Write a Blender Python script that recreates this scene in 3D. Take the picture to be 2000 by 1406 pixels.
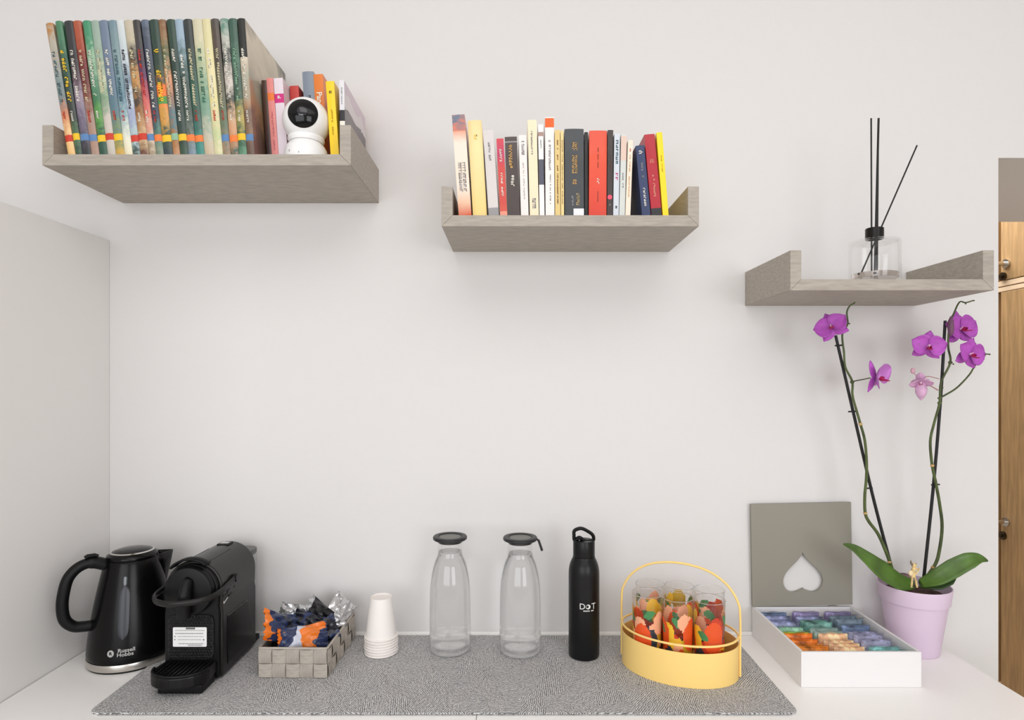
import bpy, bmesh, math, random
from mathutils import Vector, Matrix, Quaternion
random.seed(7)
for o in list(bpy.data.objects): bpy.data.objects.remove(o, do_unlink=True)
scene = bpy.context.scene
COL = scene.collection
PI = math.pi

# ------------------------------------------------------------------ camera, light, exposure
D0 = 1.415          # camera to wall
F = 1180.0          # focal length for a 2000 px wide frame
HZ = 1.485          # camera height; worktop at 0.90
cam_d = bpy.data.cameras.new('camera'); cam = bpy.data.objects.new('camera', cam_d); COL.objects.link(cam)
cam.location = (0, -D0, HZ); cam.rotation_euler = (PI/2, 0, 0)
cam_d.sensor_width = 36; cam_d.lens = F/2000*36
cam_d.shift_x = -3/2000; cam_d.shift_y = 49/2000
cam_d.clip_start = .02
scene.camera = cam
w = bpy.data.worlds.new('world'); scene.world = w; w.use_nodes = True
w.node_tree.nodes['Background'].inputs[0].default_value = (1, .98, .96, 1)
w.node_tree.nodes['Background'].inputs[1].default_value = .6
def area(name, loc, target, sx, sy, power, col=(1, 1, 1)):
    l = bpy.data.lights.new(name, 'AREA'); l.shape = 'RECTANGLE'; l.size = sx; l.size_y = sy
    l.energy = power; l.color = col
    o = bpy.data.objects.new(name, l); COL.objects.link(o); o.location = loc
    o.rotation_euler = (Vector(target)-Vector(loc)).to_track_quat('-Z', 'Y').to_euler()
    return o
area('window_and_fill_light', (-1.1, -3.7, 1.6), (-.1, 0, 1.1), 2.6, 1.7, 74, (.955, .975, 1))
area('window_and_fill_light', (1.75, -3.7, 1.6), (-.5, 0, 1.1), 1.5, 1.7, 62, (.955, .975, 1))  # no window known here; fill added to lighten the left cabinet
area('ceiling_softbox', (0.2, -1.75, 2.84), (0.2, -1.7, 0), 1.9, 1.5, 22, (1, .99, .98))  # added softbox under the ceiling, not a known fitting
area('passage_fill', (2.0, 1.9, 2.84), (2.0, 1.9, 0), .8, 1.2, 70, (1, .975, .94))  # lamp added to brighten the room beyond, no fitting known there
scene.view_settings.view_transform = 'Standard'; scene.view_settings.look = 'None'
scene.view_settings.gamma = 1; scene.view_settings.use_curve_mapping = False
scene.cycles.transparent_max_bounces = 32; scene.cycles.max_bounces = 20; scene.cycles.transmission_bounces = 20; scene.cycles.diffuse_bounces = 6
scene.view_settings.exposure = -0.68

# ------------------------------------------------------------------ helpers
def lin(c):
    return tuple(((v/255)/12.92 if v/255 <= .04045 else ((v/255+.055)/1.055)**2.4) for v in c)+(1,)
def at(px, py, d):            # a point of the photograph at distance d from the camera plane
    return Vector(((px-1003)*d/F, d-D0, HZ-(py-752)*d/F))
_m = {}
def mat(name, rgb, rough=.5, metal=0, spec=.5, trans=0, ior=1.45, coat=0, bump=None, vary=None):
    """bump=(scale,strength,dist)  vary=(scale,amount,stretch xyz)"""
    if name in _m: return _m[name]
    m = bpy.data.materials.new(name); m.use_nodes = True; nt = m.node_tree; b = nt.nodes['Principled BSDF']
    b.inputs['Base Color'].default_value = lin(rgb); b.inputs['Roughness'].default_value = rough
    b.inputs['Metallic'].default_value = metal; b.inputs['Specular IOR Level'].default_value = spec
    b.inputs['Transmission Weight'].default_value = trans; b.inputs['IOR'].default_value = ior
    b.inputs['Coat Weight'].default_value = coat
    if bump or vary:
        tc = nt.nodes.new('ShaderNodeTexCoord')
    if vary:
        mp = nt.nodes.new('ShaderNodeMapping'); mp.inputs['Scale'].default_value = vary[2]
        n = nt.nodes.new('ShaderNodeTexNoise'); n.inputs['Scale'].default_value = vary[0]; n.inputs['Detail'].default_value = 5
        nt.links.new(tc.outputs['Object'], mp.inputs[0]); nt.links.new(mp.outputs[0], n.inputs['Vector'])
        r = nt.nodes.new('ShaderNodeValToRGB'); a = vary[1]
        r.color_ramp.elements[0].position = .3; r.color_ramp.elements[1].position = .7
        r.color_ramp.elements[0].color = lin([max(0, v*(1-a)) for v in rgb]); r.color_ramp.elements[1].color = lin([min(255, v*(1+a)) for v in rgb])
        nt.links.new(n.outputs[0], r.inputs[0]); nt.links.new(r.outputs[0], b.inputs['Base Color'])
    if bump:
        n2 = nt.nodes.new('ShaderNodeTexNoise'); n2.inputs['Scale'].default_value = bump[0]; n2.inputs['Detail'].default_value = 4
        nt.links.new(tc.outputs['Object'], n2.inputs['Vector'])
        bp = nt.nodes.new('ShaderNodeBump'); bp.inputs['Strength'].default_value = bump[1]; bp.inputs['Distance'].default_value = bump[2]
        nt.links.new(n2.outputs[0], bp.inputs['Height']); nt.links.new(bp.outputs[0], b.inputs['Normal'])
    _m[name] = m; return m

def art(name, cols, h, seed=0, amount=.5, scale=28, rough=.35, coat=.3, sharp=False):
    """printed artwork: colours follow one another from top (first) to bottom (last), broken up by noise"""
    m = bpy.data.materials.new(name); m.use_nodes = True; nt = m.node_tree; b = nt.nodes['Principled BSDF']
    N = nt.nodes.new; L = nt.links.new
    tc = N('ShaderNodeTexCoord'); mp = N('ShaderNodeMapping'); mp.inputs['Location'].default_value = (seed*3.1, seed*1.7, seed*2.3)
    n = N('ShaderNodeTexNoise'); n.inputs['Scale'].default_value = scale; n.inputs['Detail'].default_value = 3; n.inputs['Distortion'].default_value = 1.2
    L(tc.outputs['Object'], mp.inputs[0]); L(mp.outputs[0], n.inputs['Vector'])
    s = N('ShaderNodeSeparateXYZ'); L(tc.outputs['Object'], s.inputs[0])
    d = N('ShaderNodeMath'); d.operation = 'DIVIDE'; L(s.outputs[2], d.inputs[0]); d.inputs[1].default_value = h
    a = N('ShaderNodeMath'); a.operation = 'MULTIPLY_ADD'; L(n.outputs[0], a.inputs[0]); a.inputs[1].default_value = amount; a.inputs[2].default_value = -amount/2
    t = N('ShaderNodeMath'); t.operation = 'ADD'; L(d.outputs[0], t.inputs[0]); L(a.outputs[0], t.inputs[1])
    r = N('ShaderNodeValToRGB'); cr = r.color_ramp
    if sharp: cr.interpolation = 'CONSTANT'
    k = len(cols); cc = list(reversed(cols))
    cr.elements[0].position = 0; cr.elements[0].color = lin(cc[0]); cr.elements[1].position = 1; cr.elements[1].color = lin(cc[-1])
    if sharp: cr.elements[1].position = (k-1)/k
    for i in range(1, k-1):
        e = cr.elements.new(i/(k if sharp else k-1)); e.color = lin(cc[i])
    L(t.outputs[0], r.inputs[0]); L(r.outputs[0], b.inputs['Base Color'])
    b.inputs['Roughness'].default_value = rough; b.inputs['Coat Weight'].default_value = coat
    return m

class M:
    def __init__(s): s.v = []; s.f = []; s.mi = []
    def add(s, v, f, mi=0):
        o = len(s.v); s.v += [tuple(p) for p in v]; s.f += [tuple(i+o for i in q) for q in f]; s.mi += [mi]*len(f); return s
    def box(s, x0, x1, y0, y1, z0, z1, mi=0):
        return s.add([(x0,y0,z0),(x1,y0,z0),(x1,y1,z0),(x0,y1,z0),(x0,y0,z1),(x1,y0,z1),(x1,y1,z1),(x0,y1,z1)],
                     [(0,3,2,1),(4,5,6,7),(0,1,5,4),(1,2,6,5),(2,3,7,6),(3,0,4,7)], mi)
    def prism(s, poly, a, b, axis='z', mi=0):
        n = len(poly)
        def P(u, v, t): return (u, v, t) if axis == 'z' else ((u, t, v) if axis == 'y' else (t, u, v))
        v = [P(u, w_, a) for u, w_ in poly]+[P(u, w_, b) for u, w_ in poly]
        f = [tuple(range(n-1, -1, -1)), tuple(range(n, 2*n))]+[(i, (i+1) % n, n+(i+1) % n, n+i) for i in range(n)]
        return s.add(v, f, mi)
    def lathe(s, prof, seg=48, c=(0,0,0), mi=0, sx=1, sy=1, closed=False):
        v = []; f = []; n = len(prof)
        for r, z in prof:
            for k in range(seg):
                a = 2*PI*k/seg; v.append((c[0]+r*sx*math.cos(a), c[1]+r*sy*math.sin(a), c[2]+z))
        for i in range(n-1 if not closed else n):
            j = (i+1) % n
            for k in range(seg):
                k2 = (k+1) % seg; f.append((i*seg+k, i*seg+k2, j*seg+k2, j*seg+k))
        if not closed:
            if prof[0][0] > 1e-6: f.append(tuple(range(seg-1, -1, -1)))
            if prof[-1][0] > 1e-6: f.append(tuple((n-1)*seg+k for k in range(seg)))
        return s.add(v, f, mi)
    def tube(s, pts, r, seg=10, closed=False, mi=0, flat=1.0, up=None):
        pts = [Vector(p) for p in pts]; n = len(pts); v = []; f = []
        rr = r if isinstance(r, (list, tuple)) else [r]*n
        prev = None
        for i, p in enumerate(pts):
            if closed: t = (pts[(i+1) % n]-pts[i-1]).normalized()
            else: t = (pts[min(i+1, n-1)]-pts[max(i-1, 0)]).normalized()
            if up is not None: a = Vector(up).cross(t).normalized()
            elif prev is None:
                a = (Vector((0,0,1)) if abs(t.z) < .9 else Vector((1,0,0))).cross(t).normalized()
            else: a = (prev-t*prev.dot(t)).normalized()
            prev = a; b = t.cross(a)
            for k in range(seg):
                an = 2*PI*k/seg; v.append(p+a*rr[i]*math.cos(an)+b*rr[i]*flat*math.sin(an))
        for i in range(n if closed else n-1):
            j = (i+1) % n
            for k in range(seg):
                k2 = (k+1) % seg; f.append((i*seg+k, i*seg+k2, j*seg+k2, j*seg+k))
        if not closed: f.append(tuple(range(seg-1, -1, -1))); f.append(tuple((n-1)*seg+k for k in range(seg)))
        return s.add(v, f, mi)
    def ball(s, c, rx, ry=None, rz=None, seg=24, ring=14, mi=0):
        ry = ry or rx; rz = rz or rx
        prof = [(math.sin(PI*i/ring), -math.cos(PI*i/ring)) for i in range(ring+1)]
        v = []; f = []
        for i, (r, z) in enumerate(prof):
            for k in range(seg):
                a = 2*PI*k/seg; v.append((c[0]+rx*max(r, 1e-4)*math.cos(a), c[1]+ry*max(r, 1e-4)*math.sin(a), c[2]+rz*z))
        for i in range(ring):
            for k in range(seg):
                k2 = (k+1) % seg; f.append((i*seg+k, i*seg+k2, (i+1)*seg+k2, (i+1)*seg+k))
        return s.add(v, f, mi)
    def build(s, name, mats, parent=None, smooth=False, bevel=0, seg=2, loc=None, sub=0):
        me = bpy.data.meshes.new(name); me.from_pydata(s.v, [], s.f)
        bm = bmesh.new(); bm.from_mesh(me)
        bmesh.ops.remove_doubles(bm, verts=bm.verts, dist=1e-6)
        bmesh.ops.recalc_face_normals(bm, faces=bm.faces)
        # material index survives because the face order is kept unless faces vanished
        if len(bm.faces) == len(s.mi):
            bm.faces.ensure_lookup_table()
            for f_, k in zip(bm.faces, s.mi): f_.material_index = k
        bm.to_mesh(me); bm.free()
        for m in (mats if isinstance(mats, (list, tuple)) else [mats]): me.materials.append(m)
        if smooth:
            for p in me.polygons: p.use_smooth = True
        return link(me, name, parent, smooth, bevel, seg, loc, sub)
def link(me, name, parent=None, smooth=False, bevel=0, seg=2, loc=None, sub=0):
    o = bpy.data.objects.new(name, me); COL.objects.link(o)
    if parent: o.parent = parent
    if loc is not None: o.location = loc
    if sub:
        md = o.modifiers.new('sub', 'SUBSURF'); md.levels = md.render_levels = sub
    if bevel:
        md = o.modifiers.new('bevel', 'BEVEL'); md.width = bevel; md.segments = seg; md.limit_method = 'ANGLE'; md.angle_limit = math.radians(40)
    if smooth:
        bm = bmesh.new(); bm.from_mesh(me)
        for e in bm.edges:
            if len(e.link_faces) == 2 and e.calc_face_angle(0) > math.radians(38): e.smooth = False
        bm.to_mesh(me); bm.free()
    return o
def thing(name, label, cat, loc=(0,0,0), rot=(0,0,0), group=None):
    o = bpy.data.objects.new(name, None); COL.objects.link(o); o.empty_display_size = .02
    o.location = loc; o.rotation_euler = rot; tag(o, label, cat, group); return o
def tag(o, label, cat, group=None):
    o['label'] = label; o['category'] = cat
    if group: o['group'] = group
    return o
def struct(o): o['kind'] = 'structure'; return o
def smoothpath(pts, n=8, closed=False):
    P = [Vector(p) for p in pts]; out = []; m = len(P)
    for i in range(m if closed else m-1):
        if closed: a, b, c, d = P[i-1], P[i], P[(i+1) % m], P[(i+2) % m]
        else: a, b, c, d = P[max(i-1, 0)], P[i], P[i+1], P[min(i+2, m-1)]
        for k in range(n):
            t = k/n
            out.append(.5*((2*b)+(-a+c)*t+(2*a-5*b+4*c-d)*t*t+(-a+3*b-3*c+d)*t**3))
    if not closed: out.append(P[-1])
    return out
def text_mesh(body, size, name, m, parent, fn, font_bold=False, extrude=.0003, spacing=1.0):
    """flat lettering mapped by fn(x, y, z) -> point"""
    c = bpy.data.curves.new('txt', 'FONT'); c.body = body; c.size = size; c.align_x = 'CENTER'; c.align_y = 'CENTER'
    c.extrude = extrude; c.resolution_u = 3; c.space_character = spacing
    if font_bold: c.offset = size*.02
    t = bpy.data.objects.new('txt', c); COL.objects.link(t)
    bpy.context.view_layer.update()
    me = bpy.data.meshes.new_from_object(t.evaluated_get(bpy.context.evaluated_depsgraph_get()))
    bpy.data.objects.remove(t); bpy.data.curves.remove(c)
    me.name = name
    for v in me.vertices: v.co = fn(v.co.x, v.co.y, v.co.z)
    me.materials.clear(); me.materials.append(m)
    return link(me, name, parent)

# ------------------------------------------------------------------ shared materials
WALL = mat('wall_paint', (221, 219, 218), .75, spec=.2, bump=(260, .08, .002))
CEIL = mat('ceiling_paint', (242, 241, 240), .8, spec=.2)
REAR = mat('rear_wall_paint', (205, 203, 200), .8, spec=.2)
WHITE = mat('white_laminate', (247, 245, 243), .32, spec=.4)
CAB = mat('cabinet_white', (231, 229, 227), .4, spec=.4)
FLOORM = mat('floor_boards', (190, 180, 168), .5, vary=(3, .12, (1, 8, 1)))
SHELF = mat('grey_wood_laminate', (168, 160, 150), .5, spec=.3, vary=(42, .055, (.8, 2.0, 5)), bump=(260, .12, .001))
OAK = mat('oak_veneer', (172, 140, 99), .5, spec=.3, vary=(7, .10, (9, 9, .8)))
OAKFR = mat('pale_frame', (232, 208, 178), .5)
BLACKP = mat('black_plastic_gloss', (8, 8, 9), .2, spec=.3)
BLACKM = mat('black_plastic_matte', (13, 13, 14), .42, spec=.28)
PAPER = mat('book_pages', (226, 214, 190), .8, spec=.1)
STEEL = mat('brushed_steel', (200, 196, 190), .28, metal=1)
CHROME = mat('chrome', (215, 213, 210), .12, metal=1)

# ------------------------------------------------------------------ the setting
WX = 1.1355; LZ = 2.017; TH = .554; CZ = 2.9
struct(M().box(-3.0, WX, 0, TH, 0, CZ).build('wall_back', WALL))
struct(M().box(WX, 3.1, 0, TH, LZ, CZ).build('trim_1', WALL))          # lintel over the passage
struct(M().box(-3.1, -3.0, -4.1, TH, 0, CZ).build('wall_left', WALL))
struct(M().box(3.1, 3.2, -4.1, 4.1, 0, CZ).build('wall_right', WALL))
b = M(); b.box(-3, -2.45, -4.1, -4.0, 0, CZ); b.box(.25, .95, -4.1, -4.0, 0, CZ); b.box(2.55, 3.1, -4.1, -4.0, 0, CZ)
for q0, q1 in ((-2.45, .25), (.95, 2.55)): b.box(q0, q1, -4.1, -4.0, 0, .75); b.box(q0, q1, -4.1, -4.0, 2.75, CZ)
struct(b.build('wall_rear', REAR))
struct(M().box(-3.0, 3.1, 4.0, 4.1, 0, CZ).build('wall_far', WALL))
struct(M().box(-3.1, 3.2, -4.1, 4.1, -.1, 0).build('floor', FLOORM))
struct(M().box(-3.1, 3.2, -4.1, 4.1, CZ, CZ+.1).build('ceiling', CEIL))
struct(M().box(-.94, .957, -.0035, -.0003, .9002, .9085).build('trim_2', WHITE, bevel=.001))  # sealing bead along the wall

# worktop: two slabs meeting at a seam, on a low white cabinet body
def worktop(x0, x1, label):
    t = M().box(x0, x1, -.62, -.0003, .862, .9).build('worktop', WHITE, bevel=.0012)
    return tag(t, label, 'worktop')
worktop(-.944, -.0658, 'white worktop slab left of the seam, under the kettle')
worktop(-.0650, .957, 'white worktop slab right of the seam, under the tea box')
def base_cabinet(x0, x1, label, n):
    t = thing('base_cabinet', label, 'cabinet', ((x0+x1)/2, -.3, 0)); wd = (x1-x0)/2
    M().box(-wd, wd, -.27, .295, .1, .861).box(-wd+.02, wd-.02, -.22, .28, 0, .1).build('body', WHITE, t)
    for k in range(n):
        a = -wd+2*wd*k/n+.002; b_ = -wd+2*wd*(k+1)/n-.002
        dr = M().box(a, b_, -.29, -.271, .11, .855).build('door', WHITE, t, bevel=.001)
        M().tube([(a+.1, -.305, .82), (b_-.1, -.305, .82)], .005).build('handle', STEEL, dr)
base_cabinet(-.94, -.067, 'white base cabinet under the left worktop slab', 2)
base_cabinet(-.064, .93, 'white base cabinet under the right worktop slab', 2)

# tall cabinet on the left
t = thing('tall_cabinet', 'tall white cabinet with a plain side panel at the left edge', 'cabinet', (-1.25, -.3, 0))
M().box(-.3, .286, -.3, .2995, 0, 1.824).build('body', CAB, t)
M().box(.2862, .304, -.32, .2995, 0, 1.8245).build('side_panel', CAB, t, bevel=.0012)
M().box(-.3, .284, -.32, -.3005, .1, 1.8245).build('door', CAB, t, bevel=.001)

# ------------------------------------------------------------------ wardrobe in the room beyond the passage
wx = 2.36
t = thing('wardrobe', 'oak wardrobe with pale frame seen through the opening at the right', 'wardrobe', (wx, 1.9, 0))
M().box(.025, .52, -1.3, 1.9, 0, 2.75).build('carcass', OAKFR, t)
M().box(.002, .0245, -1.3, 1.9, 1.936, 1.957).build('rail', OAKFR, t, bevel=.002); M().box(.002, .0245, -1.3, 1.9, 1.962, 1.987).build('rail', OAKFR, t, bevel=.002)
def door_leaf(y0, y1, z0, z1, hz, kz):
    d_ = M().box(.0, .022, y0, y1, z0, z1).build('door', OAK, t, bevel=.002)
    hy = y1-.034
    mm = M(); mm.tube([(0, hy, hz), (-.008, hy, hz)], .022, 20); mm.tube([(-.008, hy, hz), (-.05, hy, hz)], .010, 14); mm.tube([(-.047, hy-.006, hz), (-.05, hy+.04, hz), (-.05, hy+.10, hz)], .009, 12)
    mm.build('handle', CHROME, d_, smooth=True)
    k = M(); k.tube([(0, hy+.018, kz), (-.008, hy+.018, kz)], .020, 20); k.tube([(-.008, hy+.018, kz), (-.02, hy+.018, kz)], .008, 12)
    k.build('lock', mat('bronze', (90, 78, 62), .35, metal=1), d_, smooth=True)
yb = 2.926-D0-1.9
door_leaf(yb-.6, yb, .04, 1.933, .831, .761)
door_leaf(yb-.6, yb, 1.990, 2.70, 2.066, 2.008)
door_leaf(yb+.02, yb+.62, .04, 1.933, .831, .761)
door_leaf(yb+.02, yb+.62, 1.990, 2.70, 2.066, 2.008)

# ------------------------------------------------------------------ shelves
def shelf(x0, x1, zb, depth, label):
    t = thing('wall_shelf', label, 'shelf', (x0, 0, zb), group=None)
    Wd = x1-x0; T = .0218; H = .0785; e = .00018
    M().prism([(e, 0), (Wd-e, 0), (Wd-T-e, T), (T+e, T)], -depth, -.0004, 'y').build('bottom_board', SHELF, t, bevel=.0006)
    M().prism([(0, e), (T, T+e), (T, H), (0, H)], -depth, -.0004, 'y').build('side_board', SHELF, t, bevel=.0006)
    M().prism([(Wd, e), (Wd, H), (Wd-T, H), (Wd-T, T+e)], -depth, -.0004, 'y').build('side_board', SHELF, t, bevel=.0006)
    return zb+T
S1 = shelf(-.9137, -.3153, 1.9107, .244, 'grey wood wall shelf at the upper left full of tall comic albums')
S2 = shelf(-.1415, .3645, 1.797, .228, 'grey wood wall shelf in the middle holding a row of paperbacks')
S3 = shelf(.542, .941, 1.6705, .232, 'grey wood wall shelf at the right holding only the reed diffuser')

# ------------------------------------------------------------------ books
def marks(z0, z1, wd, seed, unit=.0042, gap=.25, rows=1, yoff=-.0006, xc=0):
    """small strokes standing for worn, unreadable spine lettering; runs along z"""
    R = random.Random(seed); b = M(); z = z1
    while z > z0+unit:
        if R.random() < .14: z -= unit*1.1; continue
        lw = unit*R.uniform(.6, .95)
        for r_ in range(rows):
            rw = wd/rows; xl = xc-wd/2+r_*rw+rw*.1; xr = xl+rw*.8
            k = R.choice((0, 1, 2, 3)); st = unit*.26; y0 = yoff; y1 = yoff+.0004
            if k != 3: b.box(xl, xr, y0, y1, z-st, z)
            if k in (0, 3): b.box(xl, xl+rw*.22, y0, y1, z-lw, z)
            if k in (1, 2): b.box(xr-rw*.22, xr, y0, y1, z-lw, z)
            if k in (2, 0): b.box(xl, xr, y0, y1, z-lw, z-lw+st)
            if k == 3: b.box((xl+xr)/2, xr, y0, y1, z-lw, z-lw+st); b.box((xl+xr)/2-rw*.1, (xl+xr)/2+rw*.1, y0, y1, z-lw, z)
        z -= lw+unit*gap
    return b
def spine_curve(t, bulge, n=7, off=0.0):
    pts = []
    for i in range(n+1):
        u = i/n; x = t*u; y = bulge*(2*u-1)**2 if bulge < .004 else bulge*(1-math.sqrt(max(0, 1-(2*u-1)**2*.96)))
        pts.append((x, y-off))
    return pts
def book(label, X, y, zs, t, h, dep, lean, cover, bulge=.0006, pages=PAPER, group=None, bands=(), title=None, cat='book', yaw=0):
    """X: left (lean>=0) or right (lean<0) bottom corner. lean in degrees, positive = top tips to the left."""
    root = thing('book', label, cat, (X, y, zs+.0002), (0, -math.radians(lean), yaw), group)
    x0 = 0 if lean >= 0 else -t
    c = .0012 if t < .02 else .002; n = 7
    sp = spine_curve(t, bulge, n)
    out = [(x0, dep)]+[(x0+a, b_) for a, b_ in sp]+[(x0+t, dep), (x0+t-c, dep)]
    inn = [(x0+max(c, min(t-c, a)), b_+c) for a, b_ in reversed(sp)]
    poly = out+inn+[(x0+c, dep)]
    # drop duplicated neighbours
    P = []
    for q in poly:
        if not P or (abs(P[-1][0]-q[0])+abs(P[-1][1]-q[1])) > 1e-6: P.append(q)
    cv = M().prism(P, 0, h).build('cover', cover, root, smooth=True)
    ml = max(b_ for a, b_ in sp)
    M().box(x0+c+.0001, x0+t-c-.0001, ml+c+.0003, dep-.003, .003, h-.003).build('pages', pages, root)
    for (z0, z1, m, *nm) in bands:      # printed fields wrapped over the spine
        sp2 = spine_curve(t, bulge, n, .0002)
        v = []; f = []
        for zz in (z0, z1):
            v += [(x0+a, b_, zz) for a, b_ in sp2]; v += [(x0+a, b_+.0009, zz) for a, b_ in reversed(sp2)]
        k = len(sp2)*2
        f = [tuple(range(k-1, -1, -1)), tuple(range(k, 2*k))]+[(i, (i+1) % k, k+(i+1) % k, k+i) for i in range(k)]
        M().add(v, f).build(nm[0] if nm else 'printed_band', m, root)
    if title:
        for (z0, z1, wf, m, rows, xf, unit) in title:
            mk = marks(z0, z1, t*wf, hash_(label)+int(z0*1000), unit=unit, rows=rows, xc=x0+t*xf, yoff=(bulge*(2*xf-1)**2)-.0005)
            if mk.v: mk.build('spine_lettering', m, root)
    return root
def hash_(s):
    v = 0
    for ch in s: v = (v*31+ord(ch)) % 100003
    return v
INK = {k: mat('ink_'+k, v, .5) for k, v in dict(white=(232, 228, 216), cream=(215, 205, 170), yellow=(235, 190, 40), red=(200, 60, 40), blue=(90, 130, 178),
       orange=(235, 125, 60), dark=(45, 45, 48), gold=(206, 160, 90), green=(60, 110, 90), pink=(232, 80, 110), mag=(205, 45, 125), grey=(150, 148, 150),
       teal=(70, 100, 110), paleyellow=(232, 205, 110), brown=(120, 60, 40), palegreen=(140, 180, 150), lightred=(232, 150, 130)).items()}

tops = [87.3,106.5,124,141,160,175,191.7,210.4,225.4,241.4,258.5,274.5,290.5,308.6,324.6,340.6,357.7,374.8,392.9,411.4,428.8,446,463,480]
bots = [131.5,146.4,160.3,177.4,193.4,209.4,225.4,242.7,258.5,273.4,290.5,304.3,319.3,337.4,351.3,367.3,383.3,399.3,418.5,435,450,466,482,497]
A = [  # colours top->bottom, lettering colour, square colour, words for the label
 ([(178,120,50),(176,168,152),(165,158,145),(120,138,138),(115,125,125),(205,130,90),(232,196,140),(236,190,120)], 'teal', 'red', 'beige comic album leaning at the left end of the row'),
 ([(72,130,92),(70,120,90),(45,85,70),(40,75,60),(50,60,55),(40,50,45),(75,110,75),(40,60,50)], 'yellow', 'yellow', 'green comic album with bold yellow spine lettering'),
 ([(40,40,44),(44,44,48),(40,40,44),(90,70,80),(150,135,150),(110,100,120),(70,66,80),(40,42,46)], 'white', 'blue', 'black comic album with white lettering and a mauve lower spine'),
 ([(168,84,52),(165,75,50),(120,40,35),(100,30,35),(130,80,60),(160,135,125),(165,130,112),(170,140,125)], 'cream', 'blue', 'rust red comic album with boxed lettering'),
 ([(56,138,100),(70,140,105),(150,180,150),(90,140,110),(50,110,75),(90,150,70),(30,75,60),(35,80,60)], 'white', 'yellow', 'bright green topped comic album beside the rust red one'),
 ([(145,165,152),(150,170,155),(140,160,140),(190,195,165),(120,150,120),(195,186,175),(198,188,178),(190,184,172)], 'cream', 'red', 'sage green comic album with a pale grey lower spine'),
 ([(108,124,145),(108,124,145),(105,120,142),(95,115,135),(85,115,130),(90,120,125),(120,140,90),(200,160,70)], 'white', 'yellow', 'slate blue comic album with white lettering and a mustard foot'),
 ([(110,136,148),(118,142,148),(125,148,150),(110,140,150),(90,125,140),(150,175,180),(225,225,205),(230,220,185)], 'teal', None, 'grey blue comic album with an outlined title'),
 ([(205,212,212),(196,206,208),(190,200,206),(110,130,145),(190,200,210),(150,160,190),(170,190,195),(60,80,75)], 'dark', 'red', 'pale icy white comic album with dark blotches'),
 ([(192,182,162),(185,175,150),(50,45,42),(190,140,80),(60,50,45),(160,110,60),(200,170,130),(110,70,50)], 'cream', 'red', 'sand coloured comic album with a dark tan picture spine'),
 ([(50,48,48),(62,58,60),(60,45,60),(90,45,90),(200,90,90),(215,130,110),(200,180,160),(150,135,105)], 'red', 'blue', 'charcoal comic album turning purple and salmon pink lower down'),
 ([(92,104,122),(70,80,95),(60,70,90),(50,60,70),(45,55,65),(45,60,80),(80,125,110),(130,140,120)], 'white', 'orange', 'slate comic album with long white lettering and teal foot'),
 ([(34,62,52),(34,60,50),(40,60,50),(60,75,50),(235,130,60),(200,150,70),(60,80,60),(50,62,70)], 'yellow', 'yellow', 'dark green comic album with yellow lettering over an orange block'),
 ([(130,92,60),(150,120,85),(60,90,60),(215,150,110),(150,110,90),(70,120,130),(160,110,60),(190,140,100)], 'cream', 'palegreen', 'brown and green camouflage patterned comic album'),
 ([(36,66,52),(36,66,54),(34,60,52),(34,58,52),(40,56,52),(40,60,55),(36,60,50),(50,80,60)], 'white', 'yellow', 'plain bottle green comic album with white lettering'),
 ([(150,172,188),(148,170,186),(90,115,115),(50,72,66),(50,72,66),(60,80,70),(110,120,110),(120,140,155)], 'white', 'orange', 'comic album with a sky blue top and dark green spine'),
 ([(46,52,52),(44,52,50),(40,62,54),(38,80,66),(36,88,72),(60,80,70),(50,120,110),(60,140,130)], 'cream', 'orange', 'black to emerald comic album before the cream ones'),
 ([(202,196,168),(206,200,170),(180,186,150),(150,170,140),(110,150,128),(130,160,140),(190,185,165),(200,180,150)], 'green', None, 'cream comic album with dark green lettering'),
 ([(214,206,160),(216,208,160),(222,212,160),(226,216,170),(220,210,150),(215,205,160),(190,200,150),(225,215,175)], 'white', None, 'pale yellow comic album with faint lettering'),
 ([(74,68,62),(82,68,60),(70,60,52),(80,80,62),(96,96,76),(90,110,86),(120,120,100),(180,140,110)], 'cream', 'blue', 'dark brown comic album turning olive lower down'),
 ([(96,138,122),(190,190,180),(60,70,66),(210,200,190),(50,60,55),(200,165,130),(205,150,110),(60,90,80)], 'white', 'orange', 'comic album with black and white stripes under a sea green top'),
 ([(52,88,74),(60,90,78),(70,110,90),(60,84,74),(60,90,70),(180,160,80),(50,90,66),(90,140,110)], 'palegreen', 'yellow', 'deep teal comic album with pale green lettering'),
 ([(44,46,42),(46,46,42),(150,120,84),(56,52,46),(60,62,58),(70,90,84),(170,130,100),(165,120,90)], 'white', 'blue', 'black and tan comic album at the right end of the tall row')]
d1 = 1.181; yS1 = d1-D0; px2x = d1/F
Xr = None
leans = [math.degrees(math.atan((bots[i]-tops[i])/258)) for i in range(24)]
for i in range(1, 24): leans[i] = min(leans[i], leans[i-1]-.02)
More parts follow.
